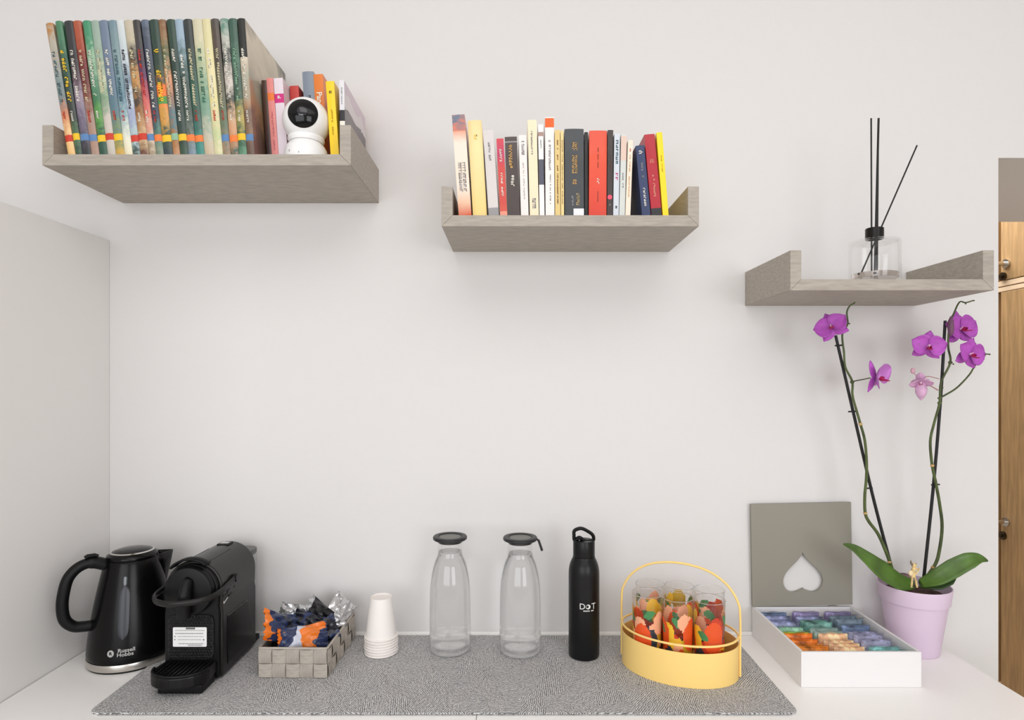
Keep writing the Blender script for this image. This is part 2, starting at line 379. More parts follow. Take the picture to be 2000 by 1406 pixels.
for i in range(23):
    xl = (bots[i]-1003)*px2x; xr = (bots[i+1]-1003)*px2x
    lean = leans[i] if i < 22 else leans[22]
    th = (xr-xl)*math.cos(math.radians(lean))-.0004
    ytop = 46 if i == 0 else 42-6*i/22
    h = (HZ-(ytop-752)*px2x-S1)/math.cos(math.radians(lean))
    cols, ink, sq, words = A[i]
    cm = art('album_print_%02d' % i, cols, h, seed=i+1, amount=.34, scale=58)
    bands = []
    if sq: bands.append((.0275+.0012*((i*7) % 4), .0405+.0012*((i*7) % 4), INK[sq], 'spine_square'))
    R = random.Random(i*17+3)
    if i == 12: bands.append((.118, .140, INK['orange'], 'printed_band')); bands.append((.102, .1165, mat('leaf_green', (90, 150, 80), .5), 'printed_band'))
    z1t = h*.78; z0t = h*R.choice((.34, .38, .42, .46))
    title = [(z0t, z1t, .42 if ink != 'yellow' else .6, INK[ink], 1, .5, .0052 if ink != 'yellow' else .0075)]
    if R.random() < .6: title.append((h*.24, h*.33, .34, INK['red' if R.random() < .5 else 'white'], 1, .5, .004))
    if i == 22:   # right face of the last album shows its cover picture
        cm = art('album_cover_picture', [(110,104,92),(212,200,178),(202,190,170),(184,172,152),(160,160,142),(164,128,94),(112,88,70),(96,72,58)], h, seed=5, amount=.9, scale=9); bands.append((h*.72, h-.0002, mat('black_top_print', (40, 42, 40), .4)))
    book(words, xl, yS1, S1, th, h, .212, lean, cm, bulge=.0028, group='tall comic albums on the upper left shelf', bands=bands, title=title)

G1 = 'small books at the right end of the upper left shelf'
def bx(label, X, d, t, ytop, lean, dep, cover, **k):
    zt = HZ-(ytop-752)*d/F
    return book(label, X, d-D0, S1, t, (zt-S1)/math.cos(math.radians(lean)), dep, lean, cover, group=G1, **k)
C = lambda n, rgb, r=.4: mat(n, rgb, r, coat=.2)
bx('dark brown book between the tall albums and the pink book', -.503, 1.235, .0102, 157, 4.2, .13, art('dark_brown_cover', [(70,40,26),(66,36,28),(56,34,34),(50,32,32)], .14, 3, .2))
pk = bx('salmon pink book with an orange top, left of the camera', -.4925, 1.235, .0135, 153, 4.2, .125, C('salmon_cover', (226,140,136)), bands=[(.134, .1495, INK['orange'])],
        title=[(.03, .115, .25, mat('ink_rose', (200, 110, 110), .5), 1, .5, .004)])
bx('white book with a magenta top field, behind the camera', -.4785, 1.235, .0185, 153, 4.0, .13, C('lilac_white_cover', (226,214,222)), bands=[(.1290, .1475, INK['mag'])],
   title=[(.134, .1435, .4, INK['white'], 1, .5, .008)])
bx('red book with a white emblem, behind the camera', -.4590, 1.268, .0185, 168, 3.6, .12, C('red_cover', (190,62,56)), title=[(.1200, .1310, .5, INK['white'], 1, .5, .009)])
bx('black book pushed far back between the red and the grey books', -.4395, 1.295, .0062, 172, 3.4, .10, C('black_cover', (28,28,30)))
bx('blue grey hardback standing behind the camera', -.4325, 1.268, .0235, 140, 3.2, .13, C('bluegrey_cover', (128,138,152)), bulge=.002,
   title=[(.115, .160, .4, mat('ink_dimgrey', (105,112,124), .5), 1, .5, .007), (.095, .112, .3, INK['white'], 1, .5, .006)])
orb = bx('orange book with tall white lettering on its spine', -.4080, 1.268, .0195, 145.5, 3.4, .14, C('orange_cover', (222,122,44)))
bx('yellow book standing right of the camera', -.3660, 1.212, .0165, 159, 3.9, .15, C('yellow_cover', (246,206,30)),
   title=[(.05, .105, .22, mat('ink_mustard', (190,150,30), .5), 1, .5, .004), (.1365, .142, .4, INK['dark'], 1, .5, .005)])
mtn = art('mountain_cover', [(204,186,200),(214,206,208),(92,84,88),(84,76,80),(84,76,80),(196,150,176)], .168, 4, .5, 9, sharp=True)
bx('white and pink mountain cover book at the right end of the upper shelf', -.3478, 1.214, .0102, 157, 1.0, .172, mtn,
   bands=[(.0005, .083, INK['white']), (.083, .105, INK['dark'], 'spine_square'), (.105, .165, mat('ink_palegrey', (222,220,224), .5))],
   title=[(.115, .15, .3, INK['grey'], 1, .5, .004)])
text_mesh('Panorama', .0165, 'spine_lettering', INK['white'], orb, lambda x, y, z: Vector((.0098+y*.95, -.0006-z, .134-x)), True)

# middle shelf
d2 = 1.194; k2 = d2/F; G2 = 'books on the middle shelf'
def b2(label, xb0, xb1, ytop, shift, cover, dep=.13, dd=0, **k):
    """xb0..xb1: where the spine meets the shelf front, shift: how far the top sits left of the foot (px)"""
    dd_ = d2+dd; kk = dd_/F; zt = HZ-(ytop-752)*kk
    lean = math.degrees(math.atan(shift/(421-ytop)))
    t = ((xb1-xb0)*kk)*math.cos(math.radians(lean))-.0005
    X = ((xb0 if lean >= 0 else xb1)-1003)*kk
    return book(label, X, dd_-D0, S2, t, (zt-S2)/math.cos(math.radians(lean)), dep, lean, cover, group=G2, **k)
h1 = .20
b2('worn cream and red paperback leaning at the left end of the middle shelf', 896, 921.5, 225, 13.5,
   art('worn_cream_cover', [(205,90,60),(226,130,90),(236,220,204),(238,224,208),(238,220,200),(238,222,206),(232,190,160),(206,80,40)], .203, 2, .12, 20),
   dep=.15, bands=[(.168, .2, art('worn_top', [(90,110,130),(226,120,80),(196,80,60)], .2, 8, 1.6, 30))],
   title=[(.045, .105, .62, INK['grey'], 2, .5, .0045)])
b2('butter yellow hardback second from the left on the middle shelf', 923.6, 951.4, 235.6, 10.5,
   art('butter_cover', [(238,212,150),(242,220,160),(240,214,150),(236,208,130)], .19, 4, .3, 12), dep=.15, bulge=.004, title=[(.145, .16, .3, INK['paleyellow'], 1, .5, .005)])
b2('light grey book with a brown corner, right of the butter yellow hardback', 954.6, 974.9, 255, 11,
   C('pale_grey_cover', (212,206,204)), dep=.13, bands=[(.0, .016, INK['grey'])], title=[(.10, .145, .25, INK['grey'], 1, .5, .004)])
b2('thin red book with a magenta patch between grey and dark books', 977, 991.5, 271, 7.5,
   art('red_mag_cover', [(206,52,60),(190,40,90),(205,66,60),(206,72,62),(204,70,60),(210,90,70)], .155, 4, .1, 20), dep=.12,
   bands=[(.0, .009, INK['lightred'])], title=[(.102, .132, .4, INK['white'], 1, .5, .005), (.03, .085, .35, INK['white'], 1, .5, .0055)])
b2('dark brown book with gold and white lettering', 992, 1016.3, 267.6, 6.3, C('umber_cover', (72,62,60)), dep=.13,
   bands=[(.145, .1475, INK['grey'])], title=[(.088, .14, .34, INK['gold'], 1, .42, .006), (.052, .08, .34, INK['white'], 1, .5, .006)])
b2('white paperback right of the dark brown book', 1017.6, 1033.0, 264, 4.5, C('white_cover_a', (236,228,224)), dep=.12,
   title=[(.118, .148, .45, INK['grey'], 1, .5, .003), (.03, .105, .2, mat('ink_light', (205,196,194), .5), 1, .5, .003)])
b2('tall cream book with small lettering, left of the narrow white one', 1035, 1053.0, 234.5, 4.5, C('cream_cover', (240,224,192)), dep=.13,
   title=[(.12, .168, .22, INK['grey'], 1, .4, .004), (.012, .035, .5, INK['grey'], 1, .5, .004)])
b2('narrow white book with a dark oblong label on its spine', 1054, 1064.2, 243, 3, C('white_cover_b', (238,234,232)), dep=.13,
   bands=[(.062, .112, mat('navy_label', (84,86,100), .5), 'spine_label'), (.158, .166, mat('ink_taupe', (170,140,130), .5))], title=[(.13, .15, .3, INK['grey'], 1, .5, .003)])
b2('white book with an orange square at the top of its spine', 1065.8, 1083.6, 229, 1.2, C('white_cover_c', (240,232,228)), dep=.13,
   bands=[(.1752, .1935, mat('orange_square', (232,100,40), .5), 'spine_square')], title=[(.181, .187, .2, INK['white'], 1, .5, .006), (.09, .15, .28, INK['grey'], 1, .5, .004), (.02, .085, .16, INK['grey'], 1, .55, .003)])
b2('mustard thin booklet left of the twin with a paler spine', 1084.4, 1095.2, 254, 1, C('mustard_cover', (222,196,130)), dep=.12,
   title=[(.02, .15, .3, INK['brown'], 1, .5, .004)])
b2('pale mustard slim booklet left of the thick charcoal book', 1095.8, 1102.3, 255, 1, C('mustard_cover_b', (232,208,144)), dep=.12, title=[(.02, .15, .3, INK['brown'], 1, .5, .003)])
cb = b2('thick charcoal book with gold script lettering and a white sticker', 1103.4, 1141.2, 251.6, .6, C('charcoal_cover', (62,66,70)), dep=.15, bulge=.0015,
   bands=[], title=[(.082, .150, .30, INK['gold'], 2, .52, .0042), (.060, .072, .24, INK['gold'], 2, .52, .005), (.018, .045, .22, mat('ink_tan', (170,150,110), .5), 1, .68, .003), (.018, .04, .12, INK['grey'], 1, .4, .004)])
M().box(.017, .0375, -.0009, .0016, .0005, .0145).build('sticker', mat('sticker_white', (232,232,236), .5), cb)
b2('black book between the charcoal book and the red orange one', 1142.0, 1149.2, 258, .4, C('black_cover_b', (20,20,21)), dep=.14, dd=.004)
b2('thick red orange book in the middle of the row', 1149.8, 1184.6, 255, -1.0, art('red_orange_cover', [(222,72,40),(226,76,42),(222,66,38),(214,58,34)], .17, 6, .3, 8), dep=.15, bulge=.0018,
   title=[(.09, .135, .06, INK['brown'], 1, .5, .003), (.057, .074, .16, INK['white'], 1, .5, .006), (.025, .052, .06, INK['brown'], 1, .5, .003), (.1615, .1645, .42, INK['brown'], 3, .5, .004)])
db = b2('dark umber book with a round pink dot near its foot', 1185.2, 1196.4, 254, -1.4, C('umber_cover_b', (58,48,46)), dep=.14,
   title=[(.09, .12, .25, INK['brown'], 1, .5, .003), (.016, .024, .3, INK['grey'], 1, .5, .004)])
b = M(); b.tube([(-.0058, .0004, .0372), (-.0058, -.0008, .0372)], .0046, 20); b.build('pink_dot', INK['pink'], db)
b2('pale blue grey book with dark and magenta block lettering', 1197.2, 1208.4, 261, -2.5, C('mist_cover', (206,212,220)), dep=.13,
   title=[(.085, .15, .5, INK['teal'], 1, .5, .008), (.062, .085, .5, INK['mag'], 1, .5, .008), (.024, .030, .5, INK['mag'], 1, .5, .006), (.004, .02, .4, INK['dark'], 1, .5, .007)])
b2('pale grey green book with a peach corner', 1209, 1220.4, 262, -4, C('celadon_cover', (206,210,206)), dep=.13,
   bands=[(.11, .158, mat('peach_patch', (222,196,182), .5))], title=[(.05, .085, .3, INK['grey'], 1, .5, .005)])
b2('low cream book leaning right with fine red and tan lettering', 1221, 1231.2, 274, -5.4, C('cream_cover_b', (240,222,204)), dep=.13,
   title=[(.125, .138, .25, INK['red'], 1, .5, .004), (.03, .12, .25, INK['gold'], 1, .5, .004)])
b2('navy blue book leaning left with a square white mark', 1254.4, 1271.6, 284.7, 12.6, C('navy_cover', (44,58,96)), dep=.13,
   title=[(.121, .129, .5, INK['white'], 1, .5, .007), (.074, .105, .3, INK['grey'], 1, .5, .004), (.01, .06, .3, INK['white'], 1, .5, .0045)])
b2('dark red book with two white square marks, between navy and yellow', 1272.9, 1293.4, 263, 14.2, C('crimson_cover', (176,30,46)), dep=.14,
   bands=[(.0, .015, INK['dark'])], title=[(.134, .143, .48, INK['lightred'], 1, .55, .009), (.121, .130, .48, INK['lightred'], 1, .55, .009), (.102, .112, .42, INK['lightred'], 2, .5, .003), (.03, .085, .26, INK['lightred'], 1, .5, .004)])
b2('yellow book leaning at the right end of the middle shelf', 1294.9, 1306.6, 259, 12.6, C('yellow_cover_b', (250,216,30)), dep=.14,
   title=[(.150, .155, .4, INK['dark'], 1, .5, .006), (.085, .12, .2, mat('ink_mustard', (190,150,30), .5), 1, .5, .004)])

# ------------------------------------------------------------------ security camera
cz = S1
t = thing('security_camera', 'white ball shaped security camera with a black face on the upper left shelf', 'camera', (-.4190, 1.2215-D0, cz+.0002))
WP = mat('white_plastic', (240, 240, 240), .3, spec=.5)
M().lathe([(.0, 0), (.0405, 0), (.0425, .002), (.0428, .012), (.0405, .026), (.036, .034), (.030, .040), (0, .040)], 56).build('base', WP, t, smooth=True)
M().lathe([(.0, .0402), (.033, .0402), (.036, .046), (.0355, .050), (0, .050)], 56).build('collar', WP, t, smooth=True)
hc = Vector((0, 0, .084)); R_ = .0462
hd = M().ball((0, 0, 0), R_, seg=56, ring=36).build('head', WP, t, smooth=True, loc=hc)
fd = Vector((.16, -.986, .03)).normalized()
q = fd.to_track_quat('Z', 'Y')
def cap(r0, a0, a1, n=16):     # spherical cap shell of radius r0 between two polar angles
    return [(r0*math.sin(a0+(a1-a0)*i/n), r0*math.cos(a0+(a1-a0)*i/n)) for i in range(n+1)]
fc = M().lathe([(0, .040)]+[(.0285, .0355)]+cap(R_+.0006, .66, 0.0001)).build('face', mat('black_glass', (10, 10, 11), .12, spec=.35), hd, smooth=True)
fc.rotation_mode = 'QUATERNION'; fc.rotation_quaternion = q
ln = M().lathe([(.0, .0468), (.0095, .0462), (.0095, .0474), (.0070, .0482), (.0, .0486)], 30).build('lens', mat('lens_dark', (30, 30, 36), .05, spec=.8), fc, smooth=True)
M().box(-.0006, .0006, -.0434, -.0424, .006, .009).box(-.021, -.0195, -.0385, -.0375, .010, .014).build('port_mark', INK['grey'], t)

# ------------------------------------------------------------------ reed diffuser
def thin_glass(name, tint=1.0):
    m = bpy.data.materials.new(name); m.use_nodes = True; nt = m.node_tree; nt.nodes.remove(nt.nodes['Principled BSDF'])
    N = nt.nodes.new; L = nt.links.new; out = nt.nodes['Material Output']
    tr = N('ShaderNodeBsdfTransparent'); tr.inputs[0].default_value = (tint, tint, tint, 1); gl = N('ShaderNodeBsdfGlossy'); gl.inputs['Roughness'].default_value = .03; gl.inputs[0].default_value = (.9, .9, .9, 1)
    lw = N('ShaderNodeLayerWeight'); lw.inputs[0].default_value = .5; p = N('ShaderNodeMath'); p.operation = 'POWER'; p.inputs[1].default_value = 3.5
    a = N('ShaderNodeMath'); a.operation = 'MULTIPLY_ADD'; a.inputs[1].default_value = .55; a.inputs[2].default_value = .018; a.use_clamp = True
    mx = N('ShaderNodeMixShader'); L(lw.outputs['Facing'], p.inputs[0]); L(p.outputs[0], a.inputs[0]); L(a.outputs[0], mx.inputs[0]); L(tr.outputs[0], mx.inputs[1]); L(gl.outputs[0], mx.inputs[2]); L(mx.outputs[0], out.inputs[0])
    return m
GLASS = thin_glass('clear_glass', 1.0)
t = thing('reed_diffuser', 'clear glass reed diffuser with black sticks on the right shelf', 'diffuser', (at(1708, 545, 1.237).x, 1.237-D0, S3+.0003))
rb = .0472
prof = [(0, 0), (.030, 0), (rb-.002, .001), (rb, .004), (rb, .082), (rb-.002, .0865), (.020, .089), (.0165, .090), (.0165, .096)]
inn = [(.0145, .096), (.0145, .0885), (.020, .0865), (rb-.004, .083), (rb-.003, .010), (.03, .0075), (0, .0075)]
M().lathe(prof+inn, 56).build('glass_bottle', GLASS, t, smooth=True)
M().lathe([(0, .009), (.042, .009), (.0425, .012), (.0425, .020), (0, .020)], 48).build('perfume_oil', mat('oil', (255, 250, 249), 0, trans=1, ior=1.36), t, smooth=True)
M().lathe([(.0170, .0905), (.0170, .112), (.0162, .113), (.0075, .113), (.0075, .0965), (.0142, .0965), (.0142, .0905)], 40, closed=True).build('collar', mat('black_collar', (26, 24, 23), .3, metal=.4), t, smooth=True)
def reed(px0, py0, px1, py1, dy0=0, dy1=0, r=.0016):
    a = at(px0, py0, 1.237+dy0)-t.location; b_ = at(px1, py1, 1.237+dy1)-t.location
    M().tube([a, b_], r, 8).build('reed', mat('black_reed', (22, 21, 21), .6), t)
reed(1702.5, 534, 1701.5, 231, .004, -.001); reed(1708.5, 536, 1716, 231, -.004, .002, .0021); reed(1713, 536, 1715.5, 233, .006, .006, .0016)
reed(1681, 536, 1791, 284, .0, .004)

# ------------------------------------------------------------------ worktop mat
def mat_material():
    m = bpy.data.materials.new('woven_mat'); m.use_nodes = True; nt = m.node_tree; b = nt.nodes['Principled BSDF']; N = nt.nodes.new; L = nt.links.new
    tc = N('ShaderNodeTexCoord')
    mp = N('ShaderNodeMapping'); mp.inputs['Scale'].default_value = (1, .75, 1); L(tc.outputs['Object'], mp.inputs[0])
    big = N('ShaderNodeTexVoronoi'); big.inputs['Scale'].default_value = 22; L(mp.outputs[0], big.inputs['Vector'])
    sc = N('ShaderNodeMath'); sc.operation = 'MULTIPLY'; sc.inputs[1].default_value = 6.28; 
    sx = N('ShaderNodeSeparateColor'); L(big.outputs['Color'], sx.inputs[0]); L(sx.outputs[0], sc.inputs[0])
    rot = N('ShaderNodeVectorRotate'); rot.rotation_type = 'Z_AXIS'; L(tc.outputs['Object'], rot.inputs['Vector']); L(sc.outputs[0], rot.inputs['Angle'])
    w1 = N('ShaderNodeTexWave'); w1.inputs['Scale'].default_value = 85; w1.inputs['Distortion'].default_value = 5; w1.inputs['Detail'].default_value = 3; w1.inputs['Detail Scale'].default_value = 3
    L(rot.outputs[0], w1.inputs['Vector'])
    n = N('ShaderNodeTexNoise'); n.inputs['Scale'].default_value = 520; n.inputs['Detail'].default_value = 2; L(tc.outputs['Object'], n.inputs['Vector'])
    mx = N('ShaderNodeMix'); mx.data_type = 'FLOAT'; mx.inputs['Factor'].default_value = .5; L(w1.outputs['Fac'], mx.inputs[2]); L(n.outputs[0], mx.inputs[3])
    r = N('ShaderNodeValToRGB'); r.color_ramp.elements[0].position = .28; r.color_ramp.elements[1].position = .74
    r.color_ramp.elements[0].color = lin((104, 104, 106)); r.color_ramp.elements[1].color = lin((222, 221, 220))
    L(mx.outputs[0], r.inputs[0]); L(r.outputs[0], b.inputs['Base Color']); b.inputs['Roughness'].default_value = .9; b.inputs['Specular IOR Level'].default_value = .1
    bp = N('ShaderNodeBump'); bp.inputs['Strength'].default_value = .4; bp.inputs['Distance'].default_value = .002; L(mx.outputs[0], bp.inputs['Height']); L(bp.outputs[0], b.inputs['Normal'])
    return m
MZ = .904
mx0, mx1, my0, my1 = -.757, .508, -.344, -.012
def rrect(x0, x1, y0, y1, r, n=5):
    P = []
    for cx, cy, a0 in ((x1-r, y1-r, 0), (x0+r, y1-r, 90), (x0+r, y0+r, 180), (x1-r, y0+r, 270)):
        for i in range(n+1):
            a = math.radians(a0+90*i/n); P.append((cx+r*math.cos(a), cy+r*math.sin(a)))
    return P
t = thing('worktop_mat', 'large grey woven mat lying on the white worktop', 'mat', (-.12, -.18, .9002))
ox, oy = -.12, -.18
M().prism([(x-ox, y-oy) for x, y in rrect(mx0, mx1, my0, my1, .018)], 0, .0037).build('fabric', mat_material(), t, bevel=.0012)
b = M(); R = random.Random(4)
x = mx0+.02
while x < mx1-.02:       # stitched hem along the front edge
    b.tube([(x-ox, my0-oy-.0005, .0012), (x-ox+.003, my0-oy-.0022, .0018+R.uniform(-.0005, .0007)), (x-ox+.0055, my0-oy-.0005, .0012)], .0007, 5); x += .0058
h = b.build('hem_stitching', mat('hem_thread', (150, 150, 150), .9, vary=(300, .35, (1, 1, 1))), t)

# ------------------------------------------------------------------ kettle
kx, ky = -.82, 1.30-D0
t = thing('electric_kettle', 'black electric kettle with a silver foot ring in the left corner', 'kettle', (kx, ky, .9002))
KB = mat('kettle_black', (8, 8, 8), .24, spec=.24)
M().lathe([(0, 0), (.0800, 0), (.0815, .004), (0, .004)], 72).build('foot', BLACKM, t, smooth=True)
M().lathe([(0, .0042), (.0828, .0042), (.0832, .006), (.0832, .0165), (.0826, .018), (0, .018)], 72).build('silver_ring', STEEL, t, smooth=True)
kprof = [(.0812, .0183), (.0826, .022), (.0824, .032), (.0808, .050), (.0770, .078), (.0728, .105), (.0680, .132), (.0625, .160), (.0565, .188), (.0510, .210), (.0490, .216)]
kp = [(Vector((r, 0, z))) for r, z in kprof]
kpp = [(p.x, p.z) for p in smoothpath(kp, 4)]
def krad(z):
    for (r0, z0), (r1, z1) in zip(kpp, kpp[1:]):
        if z0 <= z <= z1: return r0+(r1-r0)*(z-z0)/max(1e-9, z1-z0)
    return kpp[-1][0]
M().lathe([(0, .0183)]+kpp+[(0, .216)], 80).build('body', KB, t, smooth=True)
lid = M().lathe([(0, .2163), (.0475, .2163), (.0485, .219), (.0470, .224), (.040, .2290), (.030, .2330), (.016, .2350), (0, .2355)], 64).build('lid', BLACKP, t, smooth=True)
M().lathe([(.0405, .2285), (.0415, .2292), (.0385, .2312), (.0375, .2302)], 64, closed=True).build('lid_ring', CHROME, lid, smooth=True)
sa0 = math.atan2(.67, .74)
V = []; Fc = []; rows_ = [(.150, .0655, 4), (.165, .0680, 16), (.180, .0715, 26), (.197, .0750, 34), (.2175, .0785, 40)]
for z, kl_, aw in rows_:
    rb_ = krad(min(z, .2155)); a_ = math.radians(aw)
    pl = [(rb_*math.cos(a_)*.97, -rb_*math.sin(a_)*.97), (rb_*.45*math.cos(a_)+kl_*.52, -rb_*math.sin(a_)*.52), (kl_-.002, -.004), (kl_, 0), (kl_-.002, .004), (rb_*.45*math.cos(a_)+kl_*.52, rb_*math.sin(a_)*.52), (rb_*math.cos(a_)*.97, rb_*math.sin(a_)*.97)]
    for x, y in pl: V.append(Vector((x*math.cos(sa0)-y*math.sin(sa0), x*math.sin(sa0)+y*math.cos(sa0), z)))
for i in range(len(rows_)-1):
    for k in range(6): Fc.append((i*7+k, i*7+k+1, (i+1)*7+k+1, (i+1)*7+k))
sp = M().add(V, Fc).build('spout', BLACKP, t, smooth=True)
md = sp.modifiers.new('t', 'SOLIDIFY'); md.thickness = .0022
hdir = Vector((-.75, -.66, 0)).normalized()
hp = [(.042, .205), (.070, .2170), (.094, .2120), (.1110, .194), (.1185, .168), (.1215, .138), (.1175, .110), (.1040, .0935), (.088, .0885), (.070, .087)]
pts = smoothpath([hdir*a+Vector((0, 0, z)) for a, z in hp], 6)
hnd = M().tube(pts, [.0125 if i < 8 else .0108 for i in range(len(pts))], 16).build('handle', BLACKM, t, smooth=True)
b = M(); c_ = hdir*.073+Vector((0, 0, .2285)); b.tube([c_-hdir*.011, c_-hdir*.006+Vector((0, 0, .003)), c_+hdir*.006+Vector((0, 0, .003)), c_+hdir*.011], .008, 12, flat=.5, up=(0,0,1)); b.build('lid_switch', BLACKM, hnd, smooth=True)
def kwrap(off):
    def fn(x, y, z):      # x along circumference from gauge azimuth, y = height
        r = krad(y)+off+z; a = math.radians(-70)+x/.075
        return Vector((r*math.cos(a), r*math.sin(a), y))
    return fn
kw = kwrap(.0)
def gauge(wd, z0, z1, off, name, m, par):
    n = 24; v = []; f = []
    for i in range(n+1):
        u = i/n; z = z0+(z1-z0)*u; ww = wd*math.sqrt(max(.02, 1-abs(2*u-1)**6))*(.8+.2*u)
        for j in range(7):
            s_ = (j/6-.5)*2
            v.append(kwrap(off*(1-s_*s_*.7))(s_*ww, z, 0))
    for i in range(n):
        for j in range(6): f.append((i*7+j, i*7+j+1, (i+1)*7+j+1, (i+1)*7+j))
    return M().add(v, f).build(name, m, par, smooth=True)
gg = gauge(.0115, .068, .172, .0016, 'water_gauge', mat('smoked_window', (50, 53, 60), .3, spec=.5), t)
gauge(.0045, .172, .190, .0024, 'gauge_window', mat('gauge_clear', (120, 124, 130), .05, spec=.8), gg)
LOGO = mat('silver_print', (172, 172, 170), .4)
def kl(dx, dz): return lambda x, y, z: kwrap(.0004)(x+dx, y+dz, z)
text_mesh('Russell', .0102, 'lettering', LOGO, t, kl(.0065, .0470), True)
text_mesh('Hobbs', .0102, 'lettering', LOGO, t, kl(.0045, .0390), True)
v = [kl(-.0195, .0428)(.0058*math.cos(2*PI*i/24), .0068*math.sin(2*PI*i/24), 0) for i in range(24)]
v2 = [kl(-.0195, .0428)(.0058*math.cos(2*PI*i/24), .0068*math.sin(2*PI*i/24), .0004) for i in range(24)]
em = M().add(v+v2, [tuple(range(23, -1, -1)), tuple(range(24, 48))]+[(i, (i+1) % 24, 24+(i+1) % 24, 24+i) for i in range(24)]).build('round_emblem', LOGO, t)
text_mesh('R', .0085, 'emblem_letter', BLACKM, em, lambda x, y, z: kwrap(.0010)(x-.0195, y+.0428, z), True)
cp = smoothpath([(-.079, -.010, .006), (-.088, .015, .0045), (-.096, .045, .0045), (-.100, .090, .0045)], 6)
M().tube(cp, .0035, 8).build('power_cord', BLACKM, t, smooth=True)

# ------------------------------------------------------------------ coffee machine
cx_, cyf = -.633, 1.186-D0
t = thing('coffee_machine', 'black capsule coffee machine with a white label on its front', 'coffee machine', (cx_, cyf, MZ+.0002))
HB = mat('machine_shell', (30, 29, 28), .3, spec=.42)
wb = .0572
def archp(w0, w1, zc, r, z0, n=20):
    P = [(-w0, z0), (w0, z0), (w0, .132), (w0-.002, .142), (w1, .150)]
    P += [(r*math.cos(PI*i/n), zc+r*math.sin(PI*i/n)) for i in range(n+1)]
    P += [(-w1, .150), (-w0+.002, .142), (-w0, .132)]
    return P
zc = .1768; ra = .0565
M().prism(archp(wb, .0560, zc, ra, .004), .010, .165, 'y').build('housing', HB, t, smooth=True, bevel=.0035, seg=3)
M().prism(archp(wb-.004, .0515, zc, ra-.0045, .004), .0015, .0098, 'y').build('front_frame', BLACKM, t, smooth=True, bevel=.003)
# textured front panel
pn = M().prism(rrect(-.045, .045, .043, .130, .014), -.0015, .0012, 'y').build('front_panel', mat('panel_relief', (12, 12, 12), .45, bump=(420, .9, .003)), t, bevel=.0008)
b = M()
R = random.Random(3)
for i in range(15):
    for j in range(15):
        x = -.041+i*.0058+(j % 2)*.0029; z = .047+j*.0056
        if x < .041: b.add([(x-.0022, -.0016, z-.0022), (x+.0022, -.0016, z-.0022), (x, -.0029, z), (x+.0022, -.0016, z+.0022), (x-.0022, -.0016, z+.0022)], [(0, 1, 2), (1, 3, 2), (3, 4, 2), (4, 0, 2)])
pd = b.build('panel_studs', BLACKM, pn); pd['kind'] = 'stuff'
lb = M().prism(rrect(-.0335, .0325, .0905, .1285, .002), -.0040, -.0030, 'y').build('label_sticker', mat('label_white', (232, 232, 232), .5), t, loc=(0, 0, -.0215))
b = M(); R = random.Random(9)
for k, (z, x0, x1, hh) in enumerate([(.1225, -.029, .028, .0007), (.1165, -.029, .026, .0012), (.1105, -.024, .026, .0007), (.1045, -.024, .022, .0007), (.0965, -.022, .026, .0010), (.0935, -.004, .024, .0012)]):
    x = x0
    while x < x1:
        l_ = R.uniform(.0015, .005); b.box(x, min(x+l_, x1), -.0044, -.0040, z-hh/2, z+hh/2); x += l_+.0008
b.box(-.008, .010, -.0044, -.0040, .1245, .1280)
for z in (.1105, .1045): b.box(-.0305, -.0285, -.0044, -.0040, z-.001, z+.001)
b.box(.0255, .0280, -.0044, -.0040, .1030, .1055)
b.build('label_print', mat('print_grey', (110, 108, 104), .6), lb)
# brewing head
M().lathe([(0, 0), (.0475, 0), (.0475, .010), (.0455, .0135), (.040, .0150), (0, .0165)], 60).build('head_disc', BLACKM, t, smooth=True)
hdz = bpy.data.objects[-1] if False else None
o = [x for x in t.children if x.name.startswith('head_disc')][0]
o.rotation_euler = (PI/2, 0, 0); o.location = (0, .0012, .1790)
b = M(); b.tube(smoothpath([(.0, -.004, .205), (.001, -.018, .196), (.001, -.025, .180), (.0, -.027, .160), (-.001, -.026, .142), (-.001, -.0255, .134)], 5),
       [.004]+[.0085]*3+[.0115]*6+[.0125]*8+[.0125]*8, 20)
b.build('coffee_spout', BLACKM, t, smooth=True)
# loop handle
lp = smoothpath([(.0600, .060, .1845), (.0595, .030, .1805), (.0590, .0, .1765), (.0520, -.030, .1735), (.0260, -.050, .1715), (-.008, -.0560, .1710), (-.040, -.0460, .1715), (-.0600, -.020, .1735), (-.0620, .010, .1765), (-.0605, .035, .1800), (-.0600, .060, .1845)], 6)
hl = M().tube(lp, .0036, 12, flat=1.7, up=(0,0,1)).build('loop_handle', mat('handle_black', (24, 24, 23), .35, spec=.35), t, smooth=True)
b = M(); b.tube([(.0570, .060, .1845), (.0645, .060, .1845)], .0085, 18); b.tube([(-.0570, .060, .1845), (-.0645, .060, .1845)], .0085, 18); b.build('hinge', BLACKP, hl, smooth=True)
b = M(); b.tube([(.0571, .068, .1790), (.0585, .068, .1790)], .0018, 10); b.build('chrome_dot', CHROME, t)
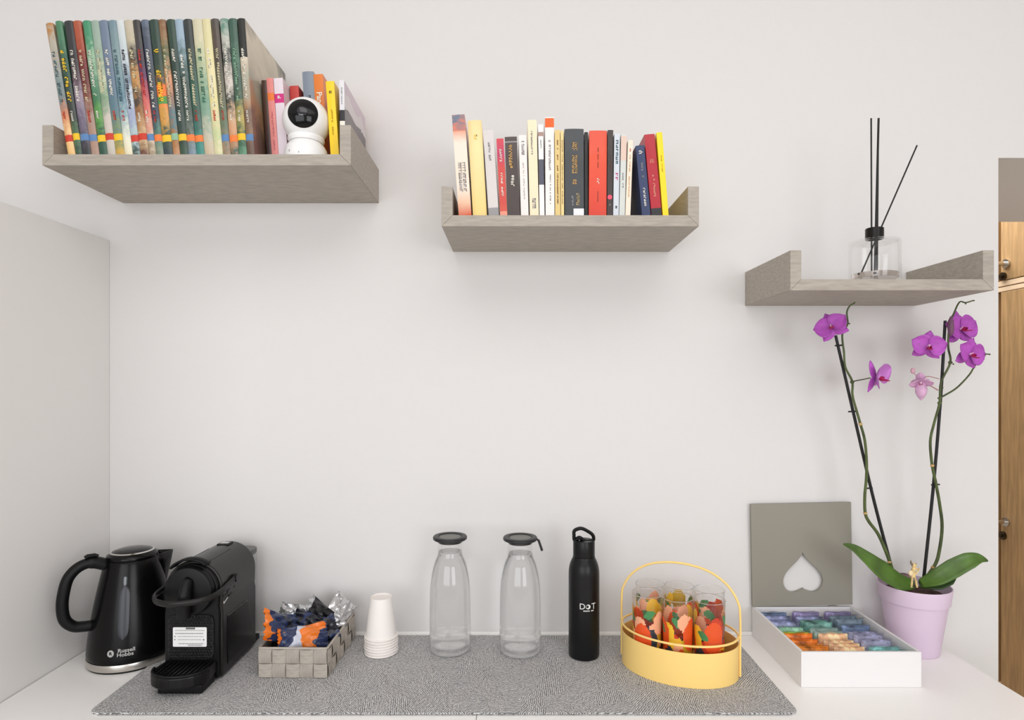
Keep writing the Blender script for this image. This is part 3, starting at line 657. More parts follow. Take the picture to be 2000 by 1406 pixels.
# embossed marks and chrome edge on the right flank
b = M(); b.box(.0564, .0571, .016, .020, .159, .163).box(.0564, .0571, .023, .029, .1605, .1625).box(.0564, .0571, .031, .043, .160, .168).box(.0564, .0571, .060, .064, .163, .167).box(.0564, .0572, .035, .052, .153, .156)
b.build('side_emblem', BLACKP, t)
M().add([(.0571, .013, .1470), (.0571, .017, .1455), (.0571, .034, .1525), (.0571, .031, .1545), (.0571, .017, .1500), (.0571, .013, .1530)], [(0, 1, 4, 5), (1, 2, 3, 4)]).build('side_badge', mat('badge_silver', (190, 188, 184), .4), t)
M().prism([(.030, .020), (.140, .020), (.140, .060), (.120, .112), (.112, .116), (.030, .116)], wb+.0001, wb+.0014, 'x').build('side_recess', BLACKP, t, bevel=.001)
M().prism([(.030, .1168), (.112, .1168), (.120, .1135), (.121, .1150), (.113, .1186), (.030, .1186)], wb+.0001, wb+.0018, 'x').build('side_ridge', mat('ridge_grey', (70, 70, 68), .25), t)
# capsule flap on the top front, seam and buttons
b = M(); n = 14; v = []; f = []
for i in range(n+1):
    u = i/n; a = math.radians(60+70*u)
    for j, yy in enumerate((-.006, .012, .018)):
        rr = ra+(.0035 if j < 2 else .0008)*math.sin(PI*min(1, max(0, u))) ** .5+.0006
        v.append((rr*math.cos(a), yy, zc+rr*math.sin(a)))
for i in range(n):
    for j in range(2): f.append((i*3+j, i*3+j+1, (i+1)*3+j+1, (i+1)*3+j))
fl = M().add(v, f).build('capsule_flap', BLACKM, t, smooth=True); md = fl.modifiers.new('s', 'SOLIDIFY'); md.thickness = .004; md.offset = 1
b = M()
for sgn in (-1, 1):
    a = math.radians(90+sgn*24)
    b.tube([(ra*math.cos(a), .03, zc+ra*math.sin(a)), (ra*math.cos(a), .115, zc+ra*math.sin(a))], .0008, 6)
b.build('top_seam', BLACKP, t)
tb = M().box(-.013, .013, .128, .152, zc+ra-.003, zc+ra+.0018).build('brew_button', BLACKM, t, bevel=.0015)
M().box(-.009, .009, .133, .146, zc+ra+.0018, zc+ra+.0024).build('button_inlay', CHROME, tb)
# drip tray
TR = mat('tray_black', (12, 12, 12), .32, spec=.3)
def tray_poly(sc=1, y1=.0012):
    P = [(-.050*sc, y1)]
    for i in range(17):
        a = PI+PI*i/16; P.append((.054*sc*math.cos(a), -.034+.040*sc*math.sin(a)))
    P += [(.050*sc, y1)]
    return P
tr = M().prism(tray_poly(), .018, .0400).build('drip_tray', TR, t, bevel=.003, seg=3)
b = M()
for i in range(-5, 6):
    xx = i*.0085; yy = -.034-.036*math.sqrt(max(0, 1-(xx/.050)**2))
    b.box(xx-.0016, xx+.0016, yy+.006, -.006, .0401, .0424)
b.build('grate', BLACKM, tr)
M().tube([(p[0]*.97, p[1]*.97, .0415) for p in tray_poly()[1:-1]], .0022, 8).build('tray_rim', BLACKM, tr, smooth=True)
M().box(-.036, .048, -.052, .0, .0005, .0175).build('tray_foot', BLACKM, t, bevel=.003)
M().box(-.040, .040, .02, .14, .0, .0038).build('foot_pad', BLACKM, t)
# water tank
tk = M().box(-.046, .047, .1665, .200, .012, .200).build('water_tank', thin_glass('tank_clear', .93), t, bevel=.006, seg=3)
M().prism(rrect(-.046, .0505, .150, .203, .022, 8), .2005, .2125).build('tank_lid', mat('tank_lid_grey', (84, 84, 84), .3), tk, bevel=.002, seg=2)
M().box(-.05, .05, .166, .20, .002, .0115).build('tank_base', BLACKM, t)

# ------------------------------------------------------------------ woven basket with snack packets
def woven_basket():
    Wd, Dp, Hh = .1400, .196, .0590
    t = thing('woven_basket', 'grey woven strap basket full of snack packets on the mat', 'basket', (-.508, 1.199-D0, MZ+.0002), (0, 0, math.radians(-1.0)))
    base = mat('basket_core', (120, 114, 104), .8)
    b = M(); th = .0035
    b.box(.0012, Wd-.0012, .0012, Dp-.0012, 0, .004)
    b.box(.0012, Wd-.0012, .0012, .0012+th, .004, Hh-.001).box(.0012, Wd-.0012, Dp-th-.0012, Dp-.0012, .004, Hh-.001)
    b.box(.0012, .0012+th, .0048, Dp-.0048, .004, Hh-.001).box(Wd-th-.0012, Wd-.0012, .0048, Dp-.0048, .004, Hh-.001)
    b.build('inner_wall', base, t)
    S = [mat('strap_grey_a', (172, 164, 154), .7, vary=(60, .06, (1, 1, 8)), bump=(500, .25, .001)), mat('strap_grey_b', (164, 156, 147), .7, vary=(60, .06, (8, 8, 1)), bump=(500, .25, .001))]
    cache = {}
    def tile(w_, h_, hor, m):
        key = (round(w_, 5), round(h_, 5), hor)
        if key in cache: return cache[key]
        v = []; f = []; n = 4
        for i in range(n+1):
            for j in range(n+1):
                u = i/n; s_ = j/n
                e = math.sin(PI*(u if hor else s_))
                v.append((w_*u, -.0002-.0022*e**.5, h_*s_))
        for i in range(n):
            for j in range(n):
                f.append((i*(n+1)+j, (i+1)*(n+1)+j, (i+1)*(n+1)+j+1, i*(n+1)+j+1))
        me = bpy.data.meshes.new('strap'); me.from_pydata(v, [], f); me.materials.append(m)
        for p in me.polygons: p.use_smooth = True
        cache[key] = me; return me
    def face(origin, ang, length, cols, flip):
        rows = 2; cw = length/cols; rh = (Hh-.003)/rows
        for c_ in range(cols):
            for r_ in range(rows):
                hor = (c_+r_+flip) % 2 == 0
                me = tile(cw*(.99 if hor else .94), rh*(.94 if hor else .99), hor, S[0 if hor else 1])
                o = bpy.data.objects.new('strap', me); COL.objects.link(o); o.parent = t
                ca, sa = math.cos(ang), math.sin(ang); off = c_*cw+cw*(.005 if hor else .03)
                o.location = (origin[0]+ca*off, origin[1]+sa*off, .0005+r_*rh+(rh*.03 if hor else .0))
                o.rotation_euler = (0, 0, ang)
    face((.0012, .0012), 0, Wd-.0024, 5, 0)
    face((Wd-.0012, .0012), PI/2, Dp-.0024, 7, 1)
    face((Wd-.0012, Dp-.0012), PI, Wd-.0024, 5, 0)
    face((.0012, Dp-.0012), -PI/2, Dp-.0024, 7, 1)
    M().tube([(x, y, Hh-.001) for x, y in rrect(.002, Wd-.002, .002, Dp-.002, .004, 3)], .0026, 8, closed=True, up=(0,0,1)).build('rim', S[0], t, smooth=True)
    return t
woven_basket()

def packet_mesh(name, w_, h_, t_, seed, n=22, m=16):
    R = random.Random(seed); v = []; f = []
    ph = [R.uniform(0, 6.28) for _ in range(8)]; fr = [R.uniform(5, 13) for _ in range(4)]
    for side in (1, -1):
        for i in range(n+1):
            for j in range(m+1):
                u = 2*i/n-1; s_ = 2*j/m-1
                z = t_*.5*(max(0, 1-abs(u)**3.2)**.75)*(max(0, 1-abs(s_)**2.6)**.7)
                wr = .0028*abs(u)*math.sin(fr[0]*s_*1.6+ph[0])+.0018*math.sin(fr[1]*u+fr[2]*s_+ph[1])+.0016*math.sin(fr[3]*s_-6*u+ph[2])
                edge = 1 if abs(u) > .93 or abs(s_) > .99 else 0
                bend = .10*w_*math.sin(1.5*u+ph[3])+.05*h_*math.sin(2.2*s_+ph[4])
                zz = side*(z+.0002)+wr*(1 if edge or z > .0 else 1)*(1 if not edge else .8)+bend*.5
                xx = u*w_/2*(1-.06*(1-abs(s_))*(1-abs(u)))
                if i in (0, n): xx += (.0012 if j % 2 else -.0012)
                v.append((xx, s_*h_/2*(1-.10*max(0, 1-abs(u))**.5), zz))
        o = 0 if side == 1 else (n+1)*(m+1)
        for i in range(n):
            for j in range(m): f.append((o+i*(m+1)+j, o+(i+1)*(m+1)+j, o+(i+1)*(m+1)+j+1, o+i*(m+1)+j+1))
    N = (n+1)*(m+1)
    for i in range(n):
        for j in (0, m): f.append((i*(m+1)+j, (i+1)*(m+1)+j, N+(i+1)*(m+1)+j, N+i*(m+1)+j))
    for j in range(m):
        for i in (0, n): f.append((i*(m+1)+j, i*(m+1)+j+1, N+i*(m+1)+j+1, N+i*(m+1)+j))
    return M().add(v, f)
def foil(name, cols, seed, pos, scale=22, rough=.24, metal=.0, amount=1.0):
    m = bpy.data.materials.new(name); m.use_nodes = True; nt = m.node_tree; b_ = nt.nodes['Principled BSDF']; N = nt.nodes.new; L = nt.links.new
    tc = N('ShaderNodeTexCoord'); s = N('ShaderNodeSeparateXYZ'); L(tc.outputs['Object'], s.inputs[0])
    n = N('ShaderNodeTexNoise'); n.inputs['Scale'].default_value = scale; n.inputs['Detail'].default_value = 2
    mp = N('ShaderNodeMapping'); mp.inputs['Location'].default_value = (seed, seed*2, 0); L(tc.outputs['Object'], mp.inputs[0]); L(mp.outputs[0], n.inputs['Vector'])
    d = N('ShaderNodeMath'); d.operation = 'MULTIPLY_ADD'; L(s.outputs[0], d.inputs[0]); d.inputs[1].default_value = 11; d.inputs[2].default_value = .5
    a = N('ShaderNodeMath'); a.operation = 'MULTIPLY_ADD'; L(n.outputs[0], a.inputs[0]); a.inputs[1].default_value = amount; a.inputs[2].default_value = -amount/2
    t_ = N('ShaderNodeMath'); t_.operation = 'ADD'; L(d.outputs[0], t_.inputs[0]); L(a.outputs[0], t_.inputs[1])
    r = N('ShaderNodeValToRGB'); cr = r.color_ramp; cr.interpolation = 'CONSTANT'
    cr.elements[0].color = lin(cols[0]); cr.elements[0].position = 0; cr.elements[1].color = lin(cols[-1]); cr.elements[1].position = pos[-1]
    for c_, p in zip(cols[1:-1], pos[1:-1]): e = cr.elements.new(p); e.color = lin(c_)
    L(t_.outputs[0], r.inputs[0]); L(r.outputs[0], b_.inputs['Base Color']); b_.inputs['Roughness'].default_value = rough; b_.inputs['Metallic'].default_value = metal
    n2 = N('ShaderNodeTexNoise'); n2.inputs['Scale'].default_value = 70; n2.inputs['Detail'].default_value = 3; L(tc.outputs['Object'], n2.inputs['Vector'])
    bp = N('ShaderNodeBump'); bp.inputs['Strength'].default_value = .55; bp.inputs['Distance'].default_value = .004; L(n2.outputs[0], bp.inputs['Height']); L(bp.outputs[0], b_.inputs['Normal'])
    return m
NAVY = (44, 54, 88); ORG = (226, 118, 36); SILV = (214, 214, 216); DK = (26, 28, 38)
foils = dict(
 navy=foil('packet_navy', [ORG, NAVY, DK, NAVY, (70,84,124)], 1, [0, .10, .45, .58, .8], amount=.9),
 orange=foil('packet_navy_orange', [ORG, NAVY, (196,200,214), ORG, NAVY], 3, [0, .04, .36, .52, .84]),
 dark=foil('packet_dark', [DK, NAVY, DK, NAVY], 6, [0, .3, .5, .8]),
 silver=foil('packet_silver', [SILV, (150,150,152), SILV, SILV], 8, [0, .3, .4, .8], metal=.85, rough=.22),
 blacksilver=foil('packet_black_silver', [SILV, (50,50,52), (30,30,32), SILV], 9, [0, .3, .55, .8], metal=.5, rough=.24))
packs = [  # px, py, d, size(w,h,t), euler, foil, label
 (553, 1224, 1.262, (.098, .066, .022), (62, 28, 62), 'navy', 'navy and orange snack packet propped at the left of the basket'),
 (592, 1246, 1.238, (.096, .058, .022), (48, -6, 18), 'orange', 'orange snack packet with white print lying at the front of the basket'),
 (622, 1236, 1.270, (.078, .056, .018), (40, -14, 26), 'dark', 'dark navy snack packet at the front right of the basket'),
 (548, 1250, 1.268, (.070, .055, .018), (52, 14, -40), 'blacksilver', 'small black and silver snack packet under the navy one'),
 (585, 1205, 1.325, (.090, .058, .020), (58, 10, 8), 'silver', 'silver snack packet standing at the back left of the basket'),
 (622, 1203, 1.318, (.090, .056, .020), (50, 22, -30), 'blacksilver', 'black and silver snack packet at the back of the basket'),
 (655, 1207, 1.330, (.098, .060, .018), (64, -38, 60), 'silver', 'silver snack packet sticking up highest at the back right'),
 (603, 1222, 1.295, (.088, .058, .020), (44, 12, -12), 'dark', 'dark blue snack packet in the middle of the heap'),
 (642, 1222, 1.310, (.066, .044, .014), (48, -30, 24), 'silver', 'crumpled silver snack packet in the right middle of the heap'),
 (600, 1262, 1.29, (.090, .060, .020), (20, 5, 80), 'dark', 'navy snack packet low in the basket beneath the others')]
for i, (px, py, d, sz, eu, fo, lb) in enumerate(packs):
    o = packet_mesh('snack_packet', *sz, seed=i+20).build('snack_packet', foils[fo], smooth=True)
    o.location = at(px, py, d); o.rotation_euler = [math.radians(a) for a in eu]
    tag(o, lb, 'snack packet', 'snack packets in the woven basket')

# ------------------------------------------------------------------ paper cups
CUP = mat('paper_cup', (240, 234, 230), .6, spec=.2)
ccx, ccy = at(744.5, 1273, 1.316).x, 1.316-D0
words = ['lowest upturned white paper cup of the stack, resting on the mat', 'second upturned white paper cup from the bottom of the stack', 'third upturned white paper cup from the bottom of the stack',
         'middle upturned white paper cup, fourth in the stack', 'third upturned white paper cup from the top of the stack', 'second upturned white paper cup from the top of the stack', 'topmost upturned white paper cup with its base showing']
cup0 = None
for k in range(7):
    r0, r1, hh = .0338, .0232, .0855
    if cup0 is None:
        cup = thing('paper_cup', words[k], 'cup', (ccx, ccy, MZ+.0004), group='stacked white paper cups')
        M().lathe([(r0-.0006, .001), (r1-.0002, hh), (r1-.0010, hh), (r1-.0010, hh-.003), (0, hh-.003), (0, hh-.0036), (r1-.0016, hh-.0036), (r1-.0012, hh-.0036), (r0-.0014, .001)], 48).build('wall', CUP, cup, smooth=True)
        M().tube([((r0+.0004)*math.cos(2*PI*i/48), (r0+.0004)*math.sin(2*PI*i/48), .0021) for i in range(48)], .0019, 8, closed=True, up=(0,0,1)).build('rolled_rim', CUP, cup, smooth=True)
        cup0 = cup
    else:
        cup = cup0.copy(); COL.objects.link(cup); cup['label'] = words[k]
        for ch in cup0.children:
            c2 = ch.copy(); COL.objects.link(c2); c2.parent = cup
        cup.location = (ccx+.0004*math.sin(k*2.1), ccy+.0003*math.cos(k*1.7), MZ+.0004+k*.0058)

# ------------------------------------------------------------------ carafes
def liquid(name, ior, k):
    m = bpy.data.materials.new(name); m.use_nodes = True; nt = m.node_tree; nt.nodes.remove(nt.nodes['Principled BSDF'])
    N = nt.nodes.new; L = nt.links.new; tr = N('ShaderNodeBsdfTransparent'); g = N('ShaderNodeBsdfGlass'); g.inputs['IOR'].default_value = ior; g.inputs['Roughness'].default_value = 0
    mx = N('ShaderNodeMixShader'); mx.inputs[0].default_value = k; L(tr.outputs[0], mx.inputs[1]); L(g.outputs[0], mx.inputs[2]); L(mx.outputs[0], nt.nodes['Material Output'].inputs[0]); return m
BASEG = liquid('thick_glass', 1.45, .6)
WATER = liquid('water', 1.33, .75)
def carafe(px, d, label, tab, zw):
    X = (px-1003)*d/F
    t = thing('water_carafe', label, 'carafe', (X, d-D0, MZ+.0003))
    out = [(0, 0), (.030, 0), (.0405, .002), (.0445, .007), (.0458, .015), (.0458, .040), (.0455, .080), (.0452, .110), (.0440, .140), (.0420, .160), (.0388, .178), (.0345, .194), (.0295, .206), (.0272, .214), (.0266, .222), (.0276, .234), (.0292, .242)]
    inn = [(.0274, .242), (.0258, .234), (.0249, .222), (.0254, .214), (.0278, .205), (.0328, .193), (.0371, .177), (.0403, .159), (.0423, .140), (.0435, .110), (.0438, .080), (.0441, .040), (.0438, .024), (.040, .0165), (.030, .0135), (0, .0125)]
    o_ = [(p.x, p.z) for p in smoothpath([Vector((r, 0, z)) for r, z in out], 3)]
    i_ = [(p.x, p.z) for p in smoothpath([Vector((r, 0, z)) for r, z in inn], 3)]
    M().lathe([(max(0, r), z) for r, z in o_]+[(max(0, r), z) for r, z in i_], 64).build('glass', GLASS, t, smooth=True)
    M().lathe([(0, .0004), (.030, .0005), (.0398, .0028), (.0434, .0072), (.0438, .0110), (.036, .0128), (.028, .0118), (0, .0112)], 64).build('glass_base', BASEG, t, smooth=True)
    wp = [(r+.0003, z) for r, z in reversed(i_) if z < zw]; wp[0] = (0, wp[0][1]-.0003)
    M().lathe(wp+[(wp[-1][0], zw), (0, zw)], 64).build('water', WATER, t, smooth=True)
    LB = mat('lid_rubber', (40, 40, 41), .4)
    ld = M().lathe([(.0, .2365), (.0262, .2365), (.0270, .2425), (.0355, .2428), (.0372, .2445), (.0372, .2485), (.0355, .2505), (.0275, .2505), (.0250, .2480), (0, .2475)], 56).build('lid', LB, t, smooth=True)
    M().lathe([(0, .2476), (.0245, .2476), (.0235, .2488), (0, .2490)], 48).build('lid_disc', mat('lid_grey', (98, 97, 90), .3), ld, smooth=True)
    if tab:
        M().tube([(.0350, -.004, .2465), (.0400, -.004, .2430), (.0450, -.006, .2290), (.0475, -.007, .2215)], [.0035, .0045, .0045, .0045], 12, flat=.6).build('lid_tab', LB, ld, smooth=True)
carafe(879, 1.325, 'glass carafe of water with a plain black lid, left of the pair', False, .217)
carafe(1016, 1.318, 'glass carafe of water with a black lid tab hanging right', True, .215)

# ------------------------------------------------------------------ black bottle
X = (1140.5-1003)*1.300/F
t = thing('water_bottle', 'matte black metal water bottle with a loop cap and white print', 'bottle', (X, 1.300-D0, MZ+.0003))
BM = mat('bottle_black', (14, 14, 15), .34, spec=.35)
pr = [(0, 0), (.0295, 0), (.0322, .002), (.0330, .006), (.0330, .172), (.0325, .184), (.0305, .195), (.0272, .204), (.0242, .210), (.0236, .213)]
M().lathe(pr[:5]+[(p.x, p.z) for p in smoothpath([Vector((r, 0, z)) for r, z in pr[4:]], 4)][1:]+[(0, .213)], 64).build('body', BM, t, smooth=True)
M().lathe([(0, .2133), (.0228, .2133), (.0232, .2150), (.0232, .2440), (.0220, .2475), (0, .2475)], 56).build('cap', BM, t, smooth=True)
lp = smoothpath([(-.0200, 0, .2470), (-.0215, 0, .258), (-.0200, 0, .2680), (-.0060, 0, .2725), (.0090, 0, .2660), (.0190, 0, .2580), (.0205, 0, .2480), (.0120, 0, .2455), (.002, 0, .2460), (-.010, 0, .2530)], 5, closed=True)
M().tube(lp, .0038, 12, closed=True, flat=1.6, up=(0,1,0)).build('carry_loop', BM, t, smooth=True)
WI = mat('white_print', (225, 225, 222), .5)
def bw(dz, dx=.0): return lambda x, y, z: Vector((.0334*math.sin((x+dx)/.033)+0, -.0334*math.cos((x+dx)/.033)-z, y+dz))
lt = text_mesh('D   T', .0175, 'lettering', WI, t, bw(.1155, .0045), spacing=.95)
lt.name = 'lettering'
b = M(); fn = bw(.1155, .0045)
def disc(cx, cz_, r, nm, m, par, zz=0):
    v = [fn(cx+r*math.cos(2*PI*i/20), cz_+r*math.sin(2*PI*i/20), zz) for i in range(20)]; v2 = [fn(cx+r*math.cos(2*PI*i/20), cz_+r*math.sin(2*PI*i/20), zz+.0003) for i in range(20)]
    return M().add(v+v2, [tuple(range(19, -1, -1)), tuple(range(20, 40))]+[(i, (i+1) % 20, 20+(i+1) % 20, 20+i) for i in range(20)]).build(nm, m, par)
d_ = disc(.0005, .0, .0050, 'logo_disc', WI, t); disc(-.0010, .0005, .0028, 'logo_centre', BM, d_, .0004)
b = M(); x = -.0125; R = random.Random(2)
while x < .013:
    l_ = R.uniform(.001, .0022)
    if R.random() < .75:
        a, c_ = fn(x, -.0098, .0002), fn(x+l_, -.0098, .0002); b.add([a, c_, c_+Vector((0, 0, .0024)), a+Vector((0, 0, .0024))], [(0, 1, 2, 3)])
    x += l_+.0007
b.build('small_print', WI, t)

# ------------------------------------------------------------------ yellow caddy with printed glasses
cX, cd = .3405, 1.247
ang = math.radians(25)   # long axis runs back-left to front-right
YL = mat('yellow_metal', (250, 214, 132), .42, spec=.4)
t = thing('glass_caddy', 'oval yellow metal caddy with a thin arched handle on the mat', 'caddy', (cX, cd-D0, MZ+.0002), (0, 0, -ang))
ea, eb = .117, .0865
def ell(sc_a, sc_b, n=72): return [(sc_a*math.cos(2*PI*i/n), sc_b*math.sin(2*PI*i/n)) for i in range(n)]
def ellring(oa, ob, ia, ib, z0, z1, name, m, par):
    n = 72; v = []; f = []
    for a_, b_, z in ((oa, ob, z0), (oa, ob, z1), (ia, ib, z1), (ia, ib, z0)): v += [(x, y, z) for x, y in ell(a_, b_, n)]
    for r_ in range(4):
        for k in range(n): f.append((r_*n+k, r_*n+(k+1) % n, ((r_+1) % 4)*n+(k+1) % n, ((r_+1) % 4)*n+k))
    return M().add(v, f).build(name, m, par, smooth=True)
ellring(ea, eb, ea-.0012, eb-.0012, 0, .0665, 'side_band', YL, t)
M().prism(ell(ea-.0014, eb-.0014), .001, .003).build('tray_floor', YL, t)
M().tube([(x, y, .0800) for x, y in ell(ea-.001, eb-.001)], .0022, 8, closed=True, up=(0,0,1)).build('top_ring', YL, t, smooth=True)
ha = ea+.0025
hpts = [(ha, 0, .004), (ha, 0, .06), (ha, 0, .120), (ha-.004, 0, .150), (ha-.026, 0, .183), (ha-.065, 0, .206), (0, 0, .214)]
hpts += [(-x, y, z) for x, y, z in reversed(hpts[:-1])]
M().tube(smoothpath(hpts, 7), .0023, 10).build('handle', YL, t, smooth=True)

PR = dict(or_=mat('print_orange', (226, 84, 34), .35), gr=mat('print_green', (70, 134, 82), .35), ye=mat('print_yellow', (240, 190, 50), .35), nv=mat('print_slate', (52, 62, 72), .35),
          pk=mat('print_peach', (240, 172, 134), .35), mu=mat('print_mustard', (198, 160, 40), .35), rd=mat('print_red', (196, 60, 36), .35))
PK = list(PR.values())
def print_mesh(r_of, z0, z1, seed, name, par):
    """fruit print baked as its own thin skin: only the printed cells exist"""
    R = random.Random(seed); nu, nv = 84, 48; circ = 2*PI
    shapes = []     # (kind, centre angle, centre height, size a, size b, tilt, colour) later ones lie on top
    for k in range(5): shapes.append(('e', circ*k/5+R.uniform(-.2, .2), R.uniform(.05, .25), .62, .22, R.uniform(-.4, .4), R.choice((5, 2, 6))))
    for k in range(5): shapes.append(('e', circ*k/5+R.uniform(-.3, .3), R.uniform(.2, .5), .42, .20, R.uniform(-1, 1), R.choice((3, 4, 3, 5, 6))))
    for k in range(4): shapes.append(('e', circ*(k+.5)/4+R.uniform(-.2, .2), R.uniform(.55, .78), .46, .20, R.uniform(-.6, .6), R.choice((4, 2, 4, 6, 5))))
    for k in range(3): shapes.append(('e', circ*k/3+R.uniform(-.2, .2), R.uniform(.42, .60), .60, .27, 0, 0))
    for k in range(4): shapes.append(('l', circ*k/4+R.uniform(-.3, .3), R.uniform(.60, .84), .42, .07, R.uniform(-.6, .6), 1))
    for k in range(2): shapes.append(('e', circ*k/2+R.uniform(-.5, .5), .78, .36, .12, R.uniform(-.4, .4), R.choice((0, 2, 4))))
    v = []; f = []; mi = []
    for i in range(nu):
        for j in range(nv+1):
            zz = z0+(z1-z0)*j/nv; a = circ*i/nu; r = r_of(zz)+.00025; v.append((r*math.cos(a), r*math.sin(a), zz))
    for i in range(nu):
        for j in range(nv):
            a = circ*(i+.5)/nu; h_ = (j+.5)/nv; c_ = None
            if h_ < .60+.08*math.sin(3*a+seed): c_ = (5, 4, 3, 6, 2, 4, 0)[int(R.random()*0)+int((math.sin(a*2.1+seed)+math.sin(h_*9+a*1.3+seed*2)+2.2)*1.55) % 7]
            for kd, ca, ch, sa, sb, tl, col in shapes:
                da = (a-ca+PI) % circ-PI; dh = (h_-ch)*2.6
                x = da*math.cos(tl)+dh*math.sin(tl); y = -da*math.sin(tl)+dh*math.cos(tl); sb2 = sb*2.2
                if kd == 'e' and (x/(sa*1.12))**2+(y/sb2)**2 < 1: c_ = col
                if kd == 'l' and abs(x) < sa and abs(y) < sb2*(1-(x/sa)**2): c_ = col
            if c_ is not None:
                i2 = (i+1) % nu; f.append((i*(nv+1)+j, i2*(nv+1)+j, i2*(nv+1)+j+1, i*(nv+1)+j+1)); mi.append(c_)
    me = bpy.data.meshes.new(name); me.from_pydata(v, [], f)
    for m in PK: me.materials.append(m)
    for p, k in zip(me.polygons, mi): p.material_index = k; p.use_smooth = True
    o = bpy.data.objects.new(name, me); COL.objects.link(o); o.parent = par
    return o
TG = thin_glass('tumbler_glass', 1.0)
def grad(z): return .0262+(.0308-.0262)*z/.152
gl = [(-1, -1, 'front left'), (0, -1, 'front middle'), (1, -1, 'front right'), (-1, 1, 'back left'), (0, 1, 'back middle'), (1, 1, 'back right')]
gw = {'front left': 'fruit printed glass tumbler at the front left of the yellow caddy', 'front middle': 'fruit printed glass tumbler at the front middle, nearest the caddy rim',
      'front right': 'fruit printed glass tumbler at the front right, by the caddy handle', 'back left': 'fruit printed glass tumbler at the back left, behind the front left one',
      'back middle': 'fruit printed glass tumbler at the back middle, standing highest', 'back right': 'fruit printed glass tumbler at the back right of the yellow caddy'}
ga = math.radians(18)
for k, (iu, iv, nm) in enumerate(gl):
    u = iu*.0605; v_ = iv*.0305
    if iu == 0: v_ *= 1.18
    dx = u*math.cos(ga)+v_*math.sin(ga); dd = -u*math.sin(ga)+v_*math.cos(ga)
    g = thing('printed_glass', gw[nm], 'glass', (cX+dx, cd+dd-D0, MZ+.0036), (0, 0, 0), group='fruit printed tumblers in the yellow caddy')
    hh = .152
    prof = [(0, 0), (.0225, 0), (.0262, .003), (grad(hh), hh), (grad(hh)-.0012, hh), (.0252, .010), (.022, .008), (0, .008)]
    M().lathe(prof, 48).build('glass_wall', TG, g, smooth=True)
    M().tube([((grad(hh)-.0006)*math.cos(2*PI*i/48), (grad(hh)-.0006)*math.sin(2*PI*i/48), hh+.0004) for i in range(48)], .0010, 8, closed=True, up=(0,0,1)).build('rim', BASEG, g, smooth=True)
    p = print_mesh(grad, .004, .143, 31+k*7, 'fruit_print', g); p.rotation_euler = (0, 0, k*1.3)

# ------------------------------------------------------------------ tea box
bx0, bx1 = .5565, .7890; bw_ = bx1-bx0; bh = .0685; bd = .2425
WB = mat('tea_box_white', (228, 226, 226), .4, spec=.35)
t = thing('tea_box', 'open white tea box with a grey green heart cut lid', 'box', (bx0, -.004, .9002))
pt = .0055
M().box(0, bw_, -bd, -bd+pt, 0, bh).build('front_panel', WB, t, bevel=.0006)
M().box(0, bw_, -pt, 0, 0, bh).build('back_panel', WB, t, bevel=.0006)
M().box(0, pt, -bd+pt+.0001, -pt-.0001, 0, bh).build('side_panel', WB, t, bevel=.0005)
M().box(bw_-pt, bw_, -bd+pt+.0001, -pt-.0001, 0, bh).build('side_panel', WB, t, bevel=.0005)
M().box(pt+.0001, bw_-pt-.0001, -bd+pt+.0001, -pt-.0001, .001, .005).build('bottom_panel', WB, t)
iw = bw_-2*pt; idp = bd-2*pt
for k in (1, 2):
    M().box(pt+iw*k/3-.001, pt+iw*k/3+.001, -bd+pt+.0003, -pt-.0003, .0052, .045).build('divider', WB, t)
# lid with heart opening
LW, LH, LT = .2325, .2385, .006
bm = bmesh.new()
def loop(pts):
    vs = [bm.verts.new((x, 0, z)) for x, z in pts]; es = [bm.edges.new((vs[i], vs[(i+1) % len(vs)])) for i in range(len(vs))]; return es
es = loop([(0, 0), (LW, 0), (LW, LH), (0, LH)])
heart = []
for i in range(56):
    a = 2*PI*i/56; hx = 16*math.sin(a)**3; hy = 13*math.cos(a)-5*math.cos(2*a)-2*math.cos(3*a)-math.cos(4*a)
    hy += (11.5-hy)*.62*math.exp(-(hx/4.5)**2) if hy > 0 else 0
    heart.append((.1185+hx*.0029, .0700-hy*.00325+.000))
es += loop(heart)
bmesh.ops.triangle_fill(bm, use_beauty=True, edges=es)
r = bmesh.ops.extrude_face_region(bm, geom=bm.faces[:])
for v in [e for e in r['geom'] if isinstance(e, bmesh.types.BMVert)]: v.co.y -= LT
bmesh.ops.recalc_face_normals(bm, faces=bm.faces)
me = bpy.data.meshes.new('lid'); bm.to_mesh(me); bm.free(); me.materials.append(mat('lid_olive_grey', (146, 142, 131), .5, spec=.35))
lid = link(me, 'lid', t, loc=(-.0005, 0, bh+.0012)); lid.rotation_euler = (math.radians(.6), math.radians(-1.2), 0)
for xx in (.03, .18): M().tube([(xx, -.001, bh+.0008), (xx+.02, -.001, bh+.0008)], .0011, 6).build('hinge', STEEL, t)

